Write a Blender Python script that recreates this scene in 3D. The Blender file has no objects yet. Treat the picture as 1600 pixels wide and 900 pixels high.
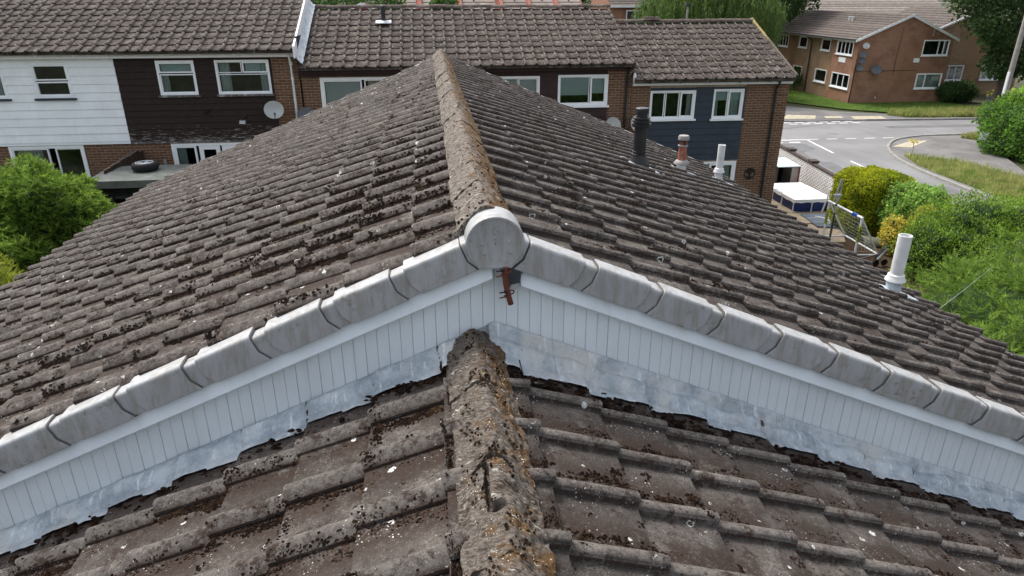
import bpy, bmesh, math, random
import numpy as np
from mathutils import Vector, Matrix, noise

random.seed(11)
rng = np.random.default_rng(11)
R = math.radians
scene = bpy.context.scene
COL = scene.collection

# ------------------------------------------------------------------ camera, sky, sun, exposure
CAM_Z = 7.05
cd = bpy.data.cameras.new("camera"); cam = bpy.data.objects.new("camera", cd); COL.objects.link(cam)
cam.location = (0, 0, CAM_Z)
cam.rotation_euler = (R(90 - 23.32), 0, R(-6.773))
cd.sensor_width = 36; cd.lens = 24.0; cd.clip_start = 0.05; cd.clip_end = 1500
scene.camera = cam

SUN_EL, SUN_AZ = 56.0, -32.0          # azimuth clockwise from +Y: ahead of the camera and to its left
world = bpy.data.worlds.new("World"); scene.world = world; world.use_nodes = True
wn = world.node_tree; wn.nodes.clear()
wo = wn.nodes.new("ShaderNodeOutputWorld"); wb = wn.nodes.new("ShaderNodeBackground")
sk = wn.nodes.new("ShaderNodeTexSky"); sk.sky_type = 'NISHITA'; sk.sun_disc = False
sk.sun_elevation = R(SUN_EL); sk.sun_rotation = R(SUN_AZ); sk.dust_density = 4.0; sk.air_density = 1.0; sk.ozone_density = 1.0
hs = wn.nodes.new("ShaderNodeHueSaturation"); hs.inputs['Saturation'].default_value = 0.42
wn.links.new(sk.outputs[0], hs.inputs['Color']); wn.links.new(hs.outputs[0], wb.inputs['Color'])
wb.inputs['Strength'].default_value = 0.14
wn.links.new(wb.outputs[0], wo.inputs[0])

sd = bpy.data.lights.new("sun", 'SUN'); sun = bpy.data.objects.new("sun", sd); COL.objects.link(sun)
sd.energy = 1.2; sd.angle = R(14); sd.color = (1.0, 0.965, 0.92)
sv = Vector((math.sin(R(SUN_AZ)) * math.cos(R(SUN_EL)), math.cos(R(SUN_AZ)) * math.cos(R(SUN_EL)), math.sin(R(SUN_EL))))
sun.rotation_euler = sv.to_track_quat('Z', 'Y').to_euler()
sun.location = (-8, 10, 30)

vs = scene.view_settings
scene.display_settings.display_device = 'sRGB'
vs.view_transform = 'Standard'; vs.look = 'None'; vs.gamma = 1; vs.use_curve_mapping = False
vs.exposure = 1.25
scene.render.engine = 'CYCLES'

# ------------------------------------------------------------------ mesh helpers
ORG = {}
class MB:
    def __init__(s): s.V = []; s.F = []; s.M = []
    def add(s, vs, fs, m=0):
        o = len(s.V); s.V += [tuple(v) for v in vs]
        for f in fs: s.F.append(tuple(o + i for i in f)); s.M.append(m)
        return s
    def quad(s, a, b, c, d, m=0): return s.add([a, b, c, d], [(0, 1, 2, 3)], m)
    def hexa(s, p, m=0):   # 8 points: bottom ring 0-3, top ring 4-7 (counter-clockwise seen from above)
        return s.add(p, [(3, 2, 1, 0), (4, 5, 6, 7), (0, 1, 5, 4), (1, 2, 6, 5), (2, 3, 7, 6), (3, 0, 4, 7)], m)
    def box(s, x0, x1, y0, y1, z0, z1, m=0):
        return s.hexa([(x0, y0, z0), (x1, y0, z0), (x1, y1, z0), (x0, y1, z0), (x0, y0, z1), (x1, y0, z1), (x1, y1, z1), (x0, y1, z1)], m)
    def cyl(s, p0, p1, r0, r1=None, n=12, cap=True, m=0):
        r1 = r0 if r1 is None else r1
        p0 = Vector(p0); p1 = Vector(p1); d = (p1 - p0).normalized()
        u = d.orthogonal().normalized(); v = d.cross(u)
        vs_ = []
        for p, r in ((p0, r0), (p1, r1)):
            for i in range(n):
                a = 2 * math.pi * i / n; vs_.append(p + u * (r * math.cos(a)) + v * (r * math.sin(a)))
        fs = [(i, (i + 1) % n, n + (i + 1) % n, n + i) for i in range(n)]
        if cap: fs += [tuple(range(n - 1, -1, -1)), tuple(range(n, 2 * n))]
        return s.add(vs_, fs, m)
    def tube(s, pts, r, n=8, closed=False, m=0):
        pts = [Vector(p) for p in pts]; k = len(pts); rings = []
        for i, p in enumerate(pts):
            a = pts[(i - 1) % k] if (closed or i > 0) else p
            b = pts[(i + 1) % k] if (closed or i < k - 1) else p
            d = (b - a).normalized()
            ref = Vector((0, 0, 1)) if abs(d.z) < .93 else Vector((1, 0, 0))
            u = d.cross(ref).normalized(); v = u.cross(d)
            rr = r[i] if isinstance(r, (list, tuple)) else r
            rings.append([p + u * (rr * math.cos(2 * math.pi * j / n)) + v * (rr * math.sin(2 * math.pi * j / n)) for j in range(n)])
        vs_ = [q for rg in rings for q in rg]; fs = []
        for i in range(k if closed else k - 1):
            i2 = (i + 1) % k
            for j in range(n): fs.append((i * n + j, i * n + (j + 1) % n, i2 * n + (j + 1) % n, i2 * n + j))
        if not closed: fs += [tuple(range(n - 1, -1, -1)), tuple(range((k - 1) * n, k * n))]
        return s.add(vs_, fs, m)
    def lathe(s, c, prof, n=24, m=0, axis=None):   # prof [(r, h)] upward from c
        c = Vector(c); d = Vector(axis).normalized() if axis else Vector((0, 0, 1))
        u = d.orthogonal().normalized(); v = d.cross(u); vs_ = []; fs = []
        for r, h in prof:
            for j in range(n):
                a = 2 * math.pi * j / n; vs_.append(c + d * h + u * (r * math.cos(a)) + v * (r * math.sin(a)))
        for i in range(len(prof) - 1):
            for j in range(n): fs.append((i * n + j, i * n + (j + 1) % n, (i + 1) * n + (j + 1) % n, (i + 1) * n + j))
        fs += [tuple(range(n - 1, -1, -1)), tuple(range((len(prof) - 1) * n, len(prof) * n))]
        return s.add(vs_, fs, m)
    def grid(s, fn, nu, nv, m=0):
        vs_ = [fn(i / nu, j / nv) for i in range(nu + 1) for j in range(nv + 1)]
        fs = [(i * (nv + 1) + j, (i + 1) * (nv + 1) + j, (i + 1) * (nv + 1) + j + 1, i * (nv + 1) + j + 1) for i in range(nu) for j in range(nv)]
        return s.add(vs_, fs, m)
    def prism(s, poly, off, m=0):    # poly: 3d points (planar ring), off: extrusion vector
        n = len(poly); off = Vector(off); p = [Vector(q) for q in poly]
        fs = [tuple(range(n)), tuple(range(2 * n - 1, n - 1, -1))] + [(i, n + i, n + (i + 1) % n, (i + 1) % n) for i in range(n)]
        return s.add(p + [q + off for q in p], fs, m)
    def build(s, name, mats, parent=None, smooth=None, loc=None, bevel=0.0, fix=True):
        org = ORG[parent] if parent is not None else (Vector(loc) if loc is not None else Vector((0, 0, 0)))
        me = bpy.data.meshes.new(name)
        me.from_pydata([(x - org.x, y - org.y, z - org.z) for x, y, z in s.V], [], s.F)
        if not isinstance(mats, (list, tuple)): mats = [mats]
        for mt in mats: me.materials.append(mt)
        if len(mats) > 1: me.polygons.foreach_set('material_index', s.M)
        if fix or bevel:
            bm = bmesh.new(); bm.from_mesh(me)
            if bevel:
                bmesh.ops.remove_doubles(bm, verts=bm.verts, dist=1e-5)
                bmesh.ops.bevel(bm, geom=[e for e in bm.edges if len(e.link_faces) == 2 and e.calc_face_angle() > .6], offset=bevel, segments=2, affect='EDGES', profile=.6)
            if fix: bmesh.ops.recalc_face_normals(bm, faces=bm.faces)
            bm.to_mesh(me); bm.free()
        if smooth:
            me.polygons.foreach_set('use_smooth', [True] * len(me.polygons)); me.set_sharp_from_angle(angle=R(smooth))
        return link(name, me, parent, org)
def link(name, me, parent=None, org=None):
    o = bpy.data.objects.new(name, me); COL.objects.link(o)
    if parent is not None: o.parent = parent; ORG[o] = ORG[parent]
    else:
        o.location = org; ORG[o] = Vector(org)
    return o
def np_mesh(name, verts, faces, mat, parent=None, loc=(0, 0, 0), rnd=None, smooth=False):
    org = np.array(ORG[parent] if parent is not None else loc, dtype=np.float32)
    k = faces.shape[1]; me = bpy.data.meshes.new(name)
    me.vertices.add(len(verts)); me.vertices.foreach_set('co', (np.asarray(verts, dtype=np.float32) - org).ravel())
    me.loops.add(faces.size); me.loops.foreach_set('vertex_index', faces.astype(np.int32).ravel())
    me.polygons.add(len(faces)); me.polygons.foreach_set('loop_start', np.arange(0, faces.size, k, dtype=np.int32))
    if rnd is not None:
        a = me.attributes.new('rnd', 'FLOAT', 'POINT'); a.data.foreach_set('value', np.asarray(rnd, dtype=np.float32))
    me.update(calc_edges=True); me.validate()
    me.materials.append(mat)
    if smooth: me.polygons.foreach_set('use_smooth', np.ones(len(faces), dtype=bool))
    return link(name, me, parent, Vector(loc))
def empty(name, loc, label, cat, group=None):
    o = bpy.data.objects.new(name, None); COL.objects.link(o); o.location = loc; ORG[o] = Vector(loc)
    o.empty_display_size = .2
    return tag(o, label, cat, group)
def tag(o, label, cat, group=None):
    o['label'] = label; o['category'] = cat
    if group: o['group'] = group
    return o
def lab(o, label): o['label'] = label; return o
def kind(o, k, label=None, cat=None):
    o['kind'] = k
    if label: o['label'] = label
    if cat: o['category'] = cat
    return o
class Fr:      # a wall's own frame: a to the right seen from outside, d outward, z up
    def __init__(s, o, a, n): s.o = Vector(o); s.a = Vector(a); s.n = Vector(n)
    def p(s, a, d, z): return s.o + s.a * a + s.n * d + Vector((0, 0, z))
    def box(s, mb, a0, a1, d0, d1, z0, z1, m=0):
        p = s.p
        return mb.hexa([p(a0, d1, z0), p(a1, d1, z0), p(a1, d0, z0), p(a0, d0, z0), p(a0, d1, z1), p(a1, d1, z1), p(a1, d0, z1), p(a0, d0, z1)], m)

# ------------------------------------------------------------------ material helpers
class NT:
    def __init__(s, name):
        s.mat = bpy.data.materials.new(name); s.mat.use_nodes = True; s.t = s.mat.node_tree; s.t.nodes.clear()
        s.out = s.t.nodes.new("ShaderNodeOutputMaterial")
    def n(s, typ, ins=None, **kw):
        nd = s.t.nodes.new("ShaderNode" + typ)
        for k, v in kw.items(): setattr(nd, k, v)
        for k, v in (ins or {}).items(): s.set(nd.inputs[k], v)
        return nd
    def set(s, sock, v):
        if isinstance(v, bpy.types.NodeSocket): s.t.links.new(v, sock)
        elif isinstance(v, (tuple, list)) and len(v) == 3 and sock.type == 'RGBA': sock.default_value = (*v, 1)
        else: sock.default_value = v
    def pos(s): return s.n("NewGeometry").outputs['Position']
    def noise(s, scale, detail=3, rough=.55, vec=None, dist=0.0):
        return s.n("TexNoise", {'Vector': vec or s.pos(), 'Scale': scale, 'Detail': detail, 'Roughness': rough, 'Distortion': dist}).outputs['Fac']
    def vor(s, scale, vec=None, feature='F1', out='Distance', rand=1.0):
        return s.n("TexVoronoi", {'Vector': vec or s.pos(), 'Scale': scale, 'Randomness': rand}, feature=feature).outputs[out]
    def ramp(s, fac, a, b):           # smooth threshold
        return s.n("MapRange", {'Value': fac, 'From Min': a, 'From Max': b}, interpolation_type='SMOOTHSTEP').outputs['Result']
    def mix(s, fac, a, b, typ='MIX'):
        nd = s.n("Mix", data_type='RGBA', blend_type=typ)
        s.set(nd.inputs[0], fac); s.set(nd.inputs[6], a); s.set(nd.inputs[7], b); return nd.outputs[2]
    def math(s, op, a, b=0.0, c=None):
        nd = s.n("Math", operation=op); s.set(nd.inputs[0], a); s.set(nd.inputs[1], b)
        if c is not None: s.set(nd.inputs[2], c)
        return nd.outputs[0]
    def scale(s, vec, v): return s.n("VectorMath", {0: vec, 1: v}, operation='MULTIPLY').outputs[0]
    def val(s, col, v): return s.n("HueSaturation", {'Color': col, 'Value': v}).outputs[0]
    def bump(s, h, strength=.4, dist=.01, normal=None):
        ins = {'Height': h, 'Strength': strength, 'Distance': dist}
        if normal: ins['Normal'] = normal
        return s.n("Bump", ins).outputs[0]
    def bsdf(s, col, rough=.8, normal=None, metal=0.0, spec=.3, **kw):
        ins = {'Base Color': col, 'Roughness': rough, 'Metallic': metal, 'Specular IOR Level': spec}
        if normal: ins['Normal'] = normal
        ins.update(kw)
        b = s.n("BsdfPrincipled", ins); s.t.links.new(b.outputs[0], s.out.inputs[0]); return s.mat
    def island(s):
        a = s.n("NewGeometry").outputs['Random Per Island']; b = s.n("ObjectInfo").outputs['Random']
        return s.math('FRACT', s.math('ADD', a, b))

def plain(name, col, rough=.6, var=.12, scale=6.0, metal=0.0, spec=.3, bump=0.0, dirt=0.0, dirtcol=(.08, .07, .06)):
    t = NT(name)
    c = t.val(col, t.n("MapRange", {'Value': t.noise(scale, 4), 'From Min': .3, 'From Max': .7, 'To Min': 1 - var, 'To Max': 1 + var}).outputs[0])
    if dirt:
        f = t.math('MULTIPLY', t.ramp(t.noise(scale * .6, 6, .65), .5, .72), dirt); c = t.mix(f, c, dirtcol)
    nm = t.bump(t.noise(scale * 14, 3), bump, .004) if bump else None
    return t.bsdf(c, rough, nm, metal, spec)

def tile_mat(name, c1, c2, moss=.5, lichen=.5, patch=.5, fine=1.0, film=.0):
    t = NT(name); P = t.pos()
    c = t.mix(t.ramp(t.noise(2.3, 5, .6), .35, .68), c1, c2)
    c = t.mix(t.math('MULTIPLY', t.ramp(t.noise(24, 6, .75), .46, .66), .55), c, tuple(x * .55 for x in c1))
    c = t.val(c, t.n("MapRange", {'Value': t.island(), 'To Min': .8, 'To Max': 1.2}).outputs[0])
    # pale grey-buff weathered patches
    pf = t.math('MULTIPLY', t.math('MULTIPLY', t.ramp(t.noise(5.5, 7, .75), .5, .66), t.ramp(t.noise(95, 3, .6), .36, .58)), patch)
    c = t.mix(pf, c, (.24, .215, .19))
    # coarse aggregate
    sp = t.vor(260 * fine); g = t.ramp(sp, .32, .18)
    c = t.mix(t.math('MULTIPLY', g, t.ramp(t.noise(120 * fine, 2), .5, .66)), c, (.42, .40, .37))
    c = t.mix(t.math('MULTIPLY', t.ramp(t.noise(170 * fine, 2), .6, .7), .75), c, (.03, .027, .025))
    # sparse pale grains big enough to see
    g2 = t.math('MULTIPLY', t.ramp(t.vor(105 * fine), .30, .20), t.ramp(t.noise(60 * fine, 2), .44, .56))
    c = t.mix(t.math('MULTIPLY', g2, t.n("MapRange", {'Value': t.noise(17, 3), 'From Min': .35, 'From Max': .65, 'To Min': .0, 'To Max': .38}).outputs[0]), c, (.30, .28, .255))
    # dark moss film and small black cushions
    m1 = t.math('MULTIPLY', t.ramp(t.noise(7.5, 8, .72), .57 - .05 * moss, .64 - .05 * moss), t.ramp(t.noise(45, 4, .7), .38, .55))
    m2 = t.math('MULTIPLY', t.ramp(t.vor(42 * fine), .26, .2), t.ramp(t.noise(5.2, 3), .5, .6))
    mm = t.math('MAXIMUM', t.math('MULTIPLY', m1, min(1, moss * 1.4)), t.math('MULTIPLY', m2, moss))
    wl = t.n("Attribute", attribute_name='wl').outputs['Fac']
    band = t.math('MULTIPLY', t.ramp(wl, .070, .105), t.ramp(wl, .25 + .08 * film, .12 + .06 * film))
    roll = t.math('MULTIPLY', t.ramp(wl, .0, .012), t.ramp(wl, .104, .088))
    c = t.mix(t.math('MULTIPLY', t.math('MULTIPLY', roll, t.ramp(t.noise(38, 5, .7), .40, .58)), .38), c, (.205, .185, .165))
    mb_ = t.math('MULTIPLY', band, t.math('MULTIPLY', t.ramp(t.noise(6.0, 6, .72), .40 - .06 * film, .54 - .06 * film), t.ramp(t.noise(60, 4, .7), .34, .50)))
    mm = t.math('MAXIMUM', mm, t.math('MULTIPLY', mb_, min(1, moss * 1.1)))
    mc = t.mix(t.noise(90, 3), (.017, .012, .010), (.055, .035, .025))
    c = t.mix(mm, c, mc)
    # white crustose lichen: dots and rings
    wv = t.n("VectorMath", {0: P, 1: t.scale(t.n("TexNoise", {'Vector': P, 'Scale': 40.0, 'Detail': 3.0}).outputs['Color'], (.03, .03, .03))}, operation='ADD').outputs[0]
    d = t.vor(11, wv); cellr = t.n("TexVoronoi", {'Vector': wv, 'Scale': 11.0}).outputs['Color']
    sep = t.n("SeparateColor", {'Color': cellr}); keep = t.ramp(sep.outputs[0], 1 - .16 * lichen, 1 - .15 * lichen)
    rad = t.math('MULTIPLY_ADD', sep.outputs[1], .13, .06)
    inside = t.ramp(t.math('SUBTRACT', d, rad), .02, -.01)
    ring = t.math('MULTIPLY', inside, t.ramp(t.math('SUBTRACT', d, t.math('MULTIPLY', rad, t.math('MULTIPLY', sep.outputs[2], .8))), -.01, .02))
    l1 = t.math('MULTIPLY', t.math('MULTIPLY', ring, keep), t.ramp(t.noise(75, 4, .7), .4, .52))
    d2 = t.vor(55, wv); l2 = t.math('MULTIPLY', t.ramp(d2, .17, .12), t.ramp(t.noise(4.2, 4), .62 - .06 * lichen, .7))
    lm = t.math('MAXIMUM', l1, t.math('MULTIPLY', l2, .85 * lichen))
    c = t.mix(lm, c, (.60, .59, .55))
    h = t.math('ADD', t.noise(230 * fine, 3), t.math('MULTIPLY', t.noise(35, 5), 1.2))
    h = t.math('ADD', h, t.math('MULTIPLY', mm, .8))
    return t.bsdf(c, .92, t.bump(h, .55, .006), spec=.2)

M = {}
M['tile'] = tile_mat('concrete_tile', (.056, .046, .040), (.092, .078, .067), moss=.9, lichen=1.5, patch=.8, film=.55)
M['tile_near'] = tile_mat('concrete_tile_lichen', (.056, .047, .041), (.091, .079, .070), moss=.95, lichen=2.0, patch=.5, film=.8)
M['tile_far'] = tile_mat('concrete_tile_terrace', (.056, .043, .036), (.096, .079, .066), moss=1.0, lichen=2.2, patch=1.0, fine=.5)
M['tile_pale'] = tile_mat('concrete_tile_pale', (.20, .17, .145), (.27, .23, .20), moss=.35, lichen=.5, patch=.6, fine=.4)
M['tile_block'] = tile_mat('concrete_tile_block', (.085, .068, .058), (.115, .095, .083), moss=.3, lichen=.3, patch=.3, fine=.4)

def moss_mat():
    t = NT('moss')
    c = t.mix(t.ramp(t.noise(26, 4), .4, .62), (.013, .008, .006), (.033, .019, .012))
    c = t.mix(t.math('MULTIPLY', t.ramp(t.noise(7, 4), .60, .74), .6), c, (.085, .05, .018))
    c = t.val(c, t.n("MapRange", {'Value': t.island(), 'To Min': .5, 'To Max': 1.3}).outputs[0])
    return t.bsdf(c, .95, t.bump(t.noise(420, 3), .8, .004), spec=.05)
M['moss'] = moss_mat()

def ridge_mat(name, ox, pale):
    t = NT(name); P = t.pos()
    sx = t.n("SeparateXYZ", {0: P}).outputs[0]; side = t.math('SUBTRACT', sx, ox)
    # fibrous crust combed across the tile
    sk_ = t.n("VectorRotate", {'Vector': P, 'Angle': .45}, rotation_type='Z_AXIS').outputs[0]
    st = t.scale(sk_, (.40, 1.7, .40))
    fib = t.noise(75, 5, .7, st)
    c = t.mix(t.ramp(fib, .36, .64), (.070, .054, .043), tuple(x * pale for x in (.27, .24, .205)))
    c = t.mix(t.math('MULTIPLY', t.ramp(t.noise(13, 6, .7), .52, .64), t.ramp(fib, .62, .44)), c, (.040, .027, .020))
    om = t.math('ADD', t.noise(8, 6, .72), t.math('MULTIPLY', side, 1.9 if pale > .8 else .7))
    gold = t.mix(t.noise(48, 4, .6, st), (.070, .038, .016), (.165, .095, .040))
    c = t.mix(t.math('MULTIPLY', t.ramp(om, .50, .62), t.ramp(t.noise(62, 4, .7, st), .30, .52)), c, gold)
    c = t.mix(t.math('MULTIPLY', t.ramp(t.noise(30, 5, .7, st), .60, .70), .85), c, (.56, .53, .46))
    c = t.mix(t.math('MULTIPLY', t.ramp(t.noise(21, 5, .75), .60, .68), .85), c, (.045, .028, .019))
    d2 = t.vor(95); c = t.mix(t.math('MULTIPLY', t.ramp(d2, .22, .14), t.ramp(t.noise(8, 3), .5, .62)), c, (.60, .58, .53))
    h = t.math('ADD', fib, t.math('MULTIPLY', t.noise(45, 5, .7), 1.0))
    return t.bsdf(c, .95, t.bump(h, 1.0, .009), spec=.1)
M['ridge'] = ridge_mat('encrusted_ridge', .235, .92); M['ridge_near'] = ridge_mat('encrusted_ridge_lower', .17, .66)
M['ridge_far'] = tile_mat('ridge_far', (.09, .066, .054), (.13, .105, .088), moss=.9, lichen=.8, patch=.6, fine=.5)

def upvc(name, col, dirt=.25, streak=True):
    t = NT(name); P = t.pos()
    c = t.val(col, t.n("MapRange", {'Value': t.noise(2.5, 4), 'From Min': .3, 'From Max': .7, 'To Min': .94, 'To Max': 1.05}).outputs[0])
    s = t.noise(1.0, 5, .65, t.scale(P, (14, 14, 2.0))); f = t.math('MULTIPLY', t.ramp(s, .48, .75), dirt)
    c = t.mix(f, c, (.30, .28, .23))
    c = t.mix(t.math('MULTIPLY', t.ramp(t.noise(90, 3), .66, .72), dirt), c, (.2, .19, .16))
    return t.bsdf(c, .5, None, spec=.25)
M['upvc'] = upvc('white_upvc', (.66, .71, .735), .14)
M['upvc_win'] = upvc('white_window_frame', (.82, .84, .84), .06)
M['clad_white'] = upvc('white_cladding', (.82, .84, .85), .08)
def verge_mat():
    t = NT('verge_plastic'); P = t.pos()
    lp = t.n("TexCoord").outputs['Object']
    c = t.mix(t.noise(7, 5, .6), (.285, .29, .297), (.39, .398, .405))
    s = t.noise(1.0, 6, .7, t.scale(P, (22, 22, 5)))
    c = t.mix(t.math('MULTIPLY', t.ramp(s, .40, .66), .65), c, (.22, .205, .165))
    c = t.mix(t.math('MULTIPLY', t.ramp(t.noise(16, 6, .7), .56, .68), t.n("MapRange", {'Value': t.n("ObjectInfo").outputs['Random'], 'To Min': .1, 'To Max': .8}).outputs[0]), c, (.14, .125, .085))
    return t.bsdf(c, .5, t.bump(t.noise(160, 2), .05, .002), spec=.3)
M['verge'] = verge_mat()
def lead_mat():
    t = NT('weathered_lead'); P = t.pos()
    c = t.mix(t.ramp(t.noise(7, 7, .75), .34, .64), (.27, .31, .345), (.50, .54, .565))
    c = t.mix(t.math('MULTIPLY', t.ramp(t.noise(2.6, 5, .7), .5, .66), .8), c, (.53, .52, .485))
    run = t.noise(1.0, 6, .75, t.scale(P, (26, 5, 5)))
    c = t.mix(t.math('MULTIPLY', t.ramp(run, .55, .66), .7), c, (.74, .77, .78))
    c = t.mix(t.math('MULTIPLY', t.ramp(t.noise(48, 5, .75), .60, .70), .75), c, (.15, .16, .165))
    c = t.mix(t.math('MULTIPLY', t.ramp(t.noise(9, 6, .7), .60, .70), .45), c, (.24, .27, .30))
    h = t.math('ADD', t.noise(16, 4), t.math('MULTIPLY', t.noise(90, 3), .35))
    return t.bsdf(c, .6, t.bump(h, .5, .012), metal=.1, spec=.35)
M['lead'] = lead_mat()

def brick_mat(name, cols, dark=.5):
    t = NT(name)
    r = t.island()
    c = t.mix(r, cols[0], cols[1]); c = t.mix(t.ramp(t.noise(.9, 4, .6), .42, .62), c, cols[2])
    c = t.mix(t.math('MULTIPLY', t.ramp(t.noise(40, 3), .5, .7), .35), c, tuple(x * .5 for x in cols[0]))
    return t.bsdf(c, .9, t.bump(t.noise(120, 3), .4, .003), spec=.15)
M['brick'] = brick_mat('brown_brick', ((.12, .060, .036), (.185, .100, .060), (.15, .084, .052)))
M['mortar'] = plain('mortar', (.36, .29, .21), .95, .15, 8, bump=.3)
def brick_tex(name, c1, c2, mort, scale=1.0, axis='y', band=None):
    t = NT(name); P = t.pos(); s = t.n("SeparateXYZ", {0: P})
    v = t.n("CombineXYZ", {0: t.math('ADD', s.outputs[0], s.outputs[1]), 1: s.outputs[2], 2: 0.0}).outputs[0]
    b = t.n("TexBrick", {'Vector': v, 'Color1': (*c1, 1), 'Color2': (*c2, 1), 'Mortar': (*mort, 1), 'Scale': 1.0, 'Mortar Size': .009, 'Brick Width': .225, 'Row Height': .075, 'Bias': 0.0})
    c = b.outputs['Color']
    c = t.mix(t.math('MULTIPLY', t.ramp(t.noise(1.1, 5, .6), .45, .65), .45), c, tuple(x * .6 for x in c1))
    if band: c = t.mix(t.math('MULTIPLY', t.ramp(t.noise(.7, 3, .5, t.scale(P, (1, 1, .35))), .48, .6), .5), c, band)
    return t.bsdf(c, .9, t.bump(b.outputs['Fac'], -.3, .006), spec=.15)
M['brick_red'] = brick_tex('red_brick', (.225, .095, .058), (.30, .140, .088), (.34, .26, .19), band=(.27, .145, .085))
M['brick_buff'] = brick_tex('buff_brick', (.27, .165, .09), (.34, .215, .12), (.33, .27, .2), band=(.30, .17, .10))
M['brick_far'] = brick_tex('far_red_brick', (.27, .075, .05), (.33, .10, .065), (.30, .2, .16))
M['brick_plain'] = brick_tex('brown_brick_plain', (.135, .072, .045), (.205, .118, .075), (.30, .24, .18))

M['gap_shade'] = plain('gap_shade_strip', (.10, .097, .092), .9, .3, 20)  # dark colour standing in for shade in the verge joints
M['glass'] = None
def glass():
    t = NT('window_glass')
    f = t.n("Fresnel", {'IOR': 1.52}).outputs[0]
    g = t.n("BsdfGlossy", {'Color': (.9, .93, .95, 1), 'Roughness': .02}); tr = t.n("BsdfTransparent", {'Color': (.80, .85, .84, 1)})
    mx = t.n("MixShader", {0: t.math('MULTIPLY_ADD', f, 1.0, .0), 1: tr.outputs[0], 2: g.outputs[0]})
    t.t.links.new(mx.outputs[0], t.out.inputs[0]); return t.mat
M['glass'] = glass()
M['room'] = plain('room_interior', (.045, .042, .04), .9, .5, 2.5)
M['curtain'] = plain('curtain_cloth', (.55, .58, .56), .9, .1, 4)
M['blind'] = plain('roller_blind', (.58, .66, .66), .9, .05, 2)
M['black_plastic'] = plain('black_plastic', (.016, .016, .018), .45, .2, 8, spec=.4, dirt=.2, dirtcol=(.06, .06, .06))
M['black_gutter'] = plain('black_gutter', (.020, .021, .024), .4, .25, 5, spec=.4)
M['white_pipe'] = plain('white_pipe', (.62, .63, .62), .5, .08, 8, dirt=.35, dirtcol=(.34, .33, .30))
M['grey_cap'] = plain('grey_cap', (.27, .255, .24), .8, .2, 10, bump=.3, dirt=.4)
M['rust'] = plain('rust', (.12, .038, .025), .85, .35, 18, bump=.5, dirt=.5, dirtcol=(.06, .03, .02))
M['clay_rust'] = plain('rusty_pipe', (.30, .10, .055), .85, .3, 14, bump=.4, dirt=.7, dirtcol=(.34, .31, .28))
M['dark_metal'] = plain('dark_metal', (.035, .042, .048), .6, .4, 20, spec=.4, dirt=.5, dirtcol=(.10, .11, .11))
M['galv'] = plain('galvanised', (.42, .44, .45), .5, .15, 12, metal=.4)
M['dish'] = plain('dish_grey', (.40, .42, .41), .6, .1, 5, dirt=.5, dirtcol=(.36, .33, .22))
M['dish_dark'] = plain('dish_dark', (.10, .105, .115), .6, .15, 5)
M['white_paint'] = plain('white_paint', (.74, .745, .74), .6, .06, 5, dirt=.3, dirtcol=(.40, .38, .34))
M['maroon'] = plain('maroon_boards', (.032, .014, .014), .6, .3, 5)
def peel(name, col, amt):
    t = NT(name); P = t.pos(); z = t.n("SeparateXYZ", {0: P}).outputs[2]
    c = t.val(col, t.n("MapRange", {'Value': t.noise(6, 5, .6, t.scale(P, (1, 1, 6))), 'From Min': .3, 'From Max': .7, 'To Min': .7, 'To Max': 1.3}).outputs[0])
    low = t.ramp(z, 4.05, 3.3)
    f = t.math('ADD', t.noise(7, 7, .75, t.scale(P, (.55, 1, 6))), t.math('MULTIPLY', low, amt))
    c = t.mix(t.ramp(f, .70, .76), c, (.42, .38, .35))
    c = t.mix(t.ramp(t.noise(55, 3, .6, t.scale(P, (.5, 1, 1))), .745, .77), c, (.35, .32, .3))
    return t.bsdf(c, .75, t.bump(t.noise(70, 4, .6, t.scale(P, (.1, 1, 1))), .4, .004), spec=.15)
M['clad_brown'] = peel('brown_timber_cladding', (.032, .022, .019), .17)
M['clad_navy'] = plain('navy_cladding', (.030, .040, .056), .55, .15, 3)
M['sill_dark'] = plain('dark_sill', (.035, .042, .055), .6, .2, 6)
M['sill_peel'] = plain('peeling_sill', (.10, .095, .09), .8, .6, 14, dirt=.9, dirtcol=(.50, .49, .47))

def leaf(name, c1, c2, c3=None, trans=.42, rough=.65):
    t = NT(name)
    r = t.n("Attribute", attribute_name='rnd').outputs['Fac']
    c = t.mix(r, c1, c2)
    if c3: c = t.mix(t.ramp(t.noise(1.3, 4, .6), .5, .66), c, c3)
    c = t.val(c, t.n("MapRange", {'Value': t.noise(2.2, 3), 'From Min': .3, 'From Max': .7, 'To Min': .72, 'To Max': 1.25}).outputs[0])
    p = t.n("BsdfPrincipled", {'Base Color': c, 'Roughness': rough, 'Specular IOR Level': .25})
    tl = t.n("BsdfTranslucent", {'Color': t.val(c, 1.5)})
    mx = t.n("MixShader", {0: trans, 1: p.outputs[0], 2: tl.outputs[0]}); t.t.links.new(mx.outputs[0], t.out.inputs[0]); return t.mat
M['leaf_conifer'] = leaf('conifer_spray', (.050, .105, .014), (.20, .30, .045))
M['leaf_conifer_dark'] = leaf('conifer_spray_dark', (.022, .07, .016), (.085, .20, .04))
M['leaf_conifer_yellow'] = leaf('conifer_spray_yellow', (.135, .185, .02), (.33, .35, .05))
M['leaf_privet'] = leaf('privet_leaf', (.055, .125, .014), (.25, .37, .045))
M['leaf_trim'] = leaf('trimmed_hedge_leaf', (.19, .225, .010), (.42, .44, .020), (.15, .20, .014))
M['leaf_variegated'] = leaf('variegated_leaf', (.10, .24, .035), (.34, .46, .11))
M['leaf_gold'] = leaf('gold_leaf', (.34, .30, .03), (.66, .55, .12))
M['leaf_hedge'] = leaf('hedge_leaf', (.045, .12, .016), (.14, .26, .035))
M['leaf_hedge_top'] = leaf('hedge_leaf_light', (.10, .21, .025), (.26, .40, .06))
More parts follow.
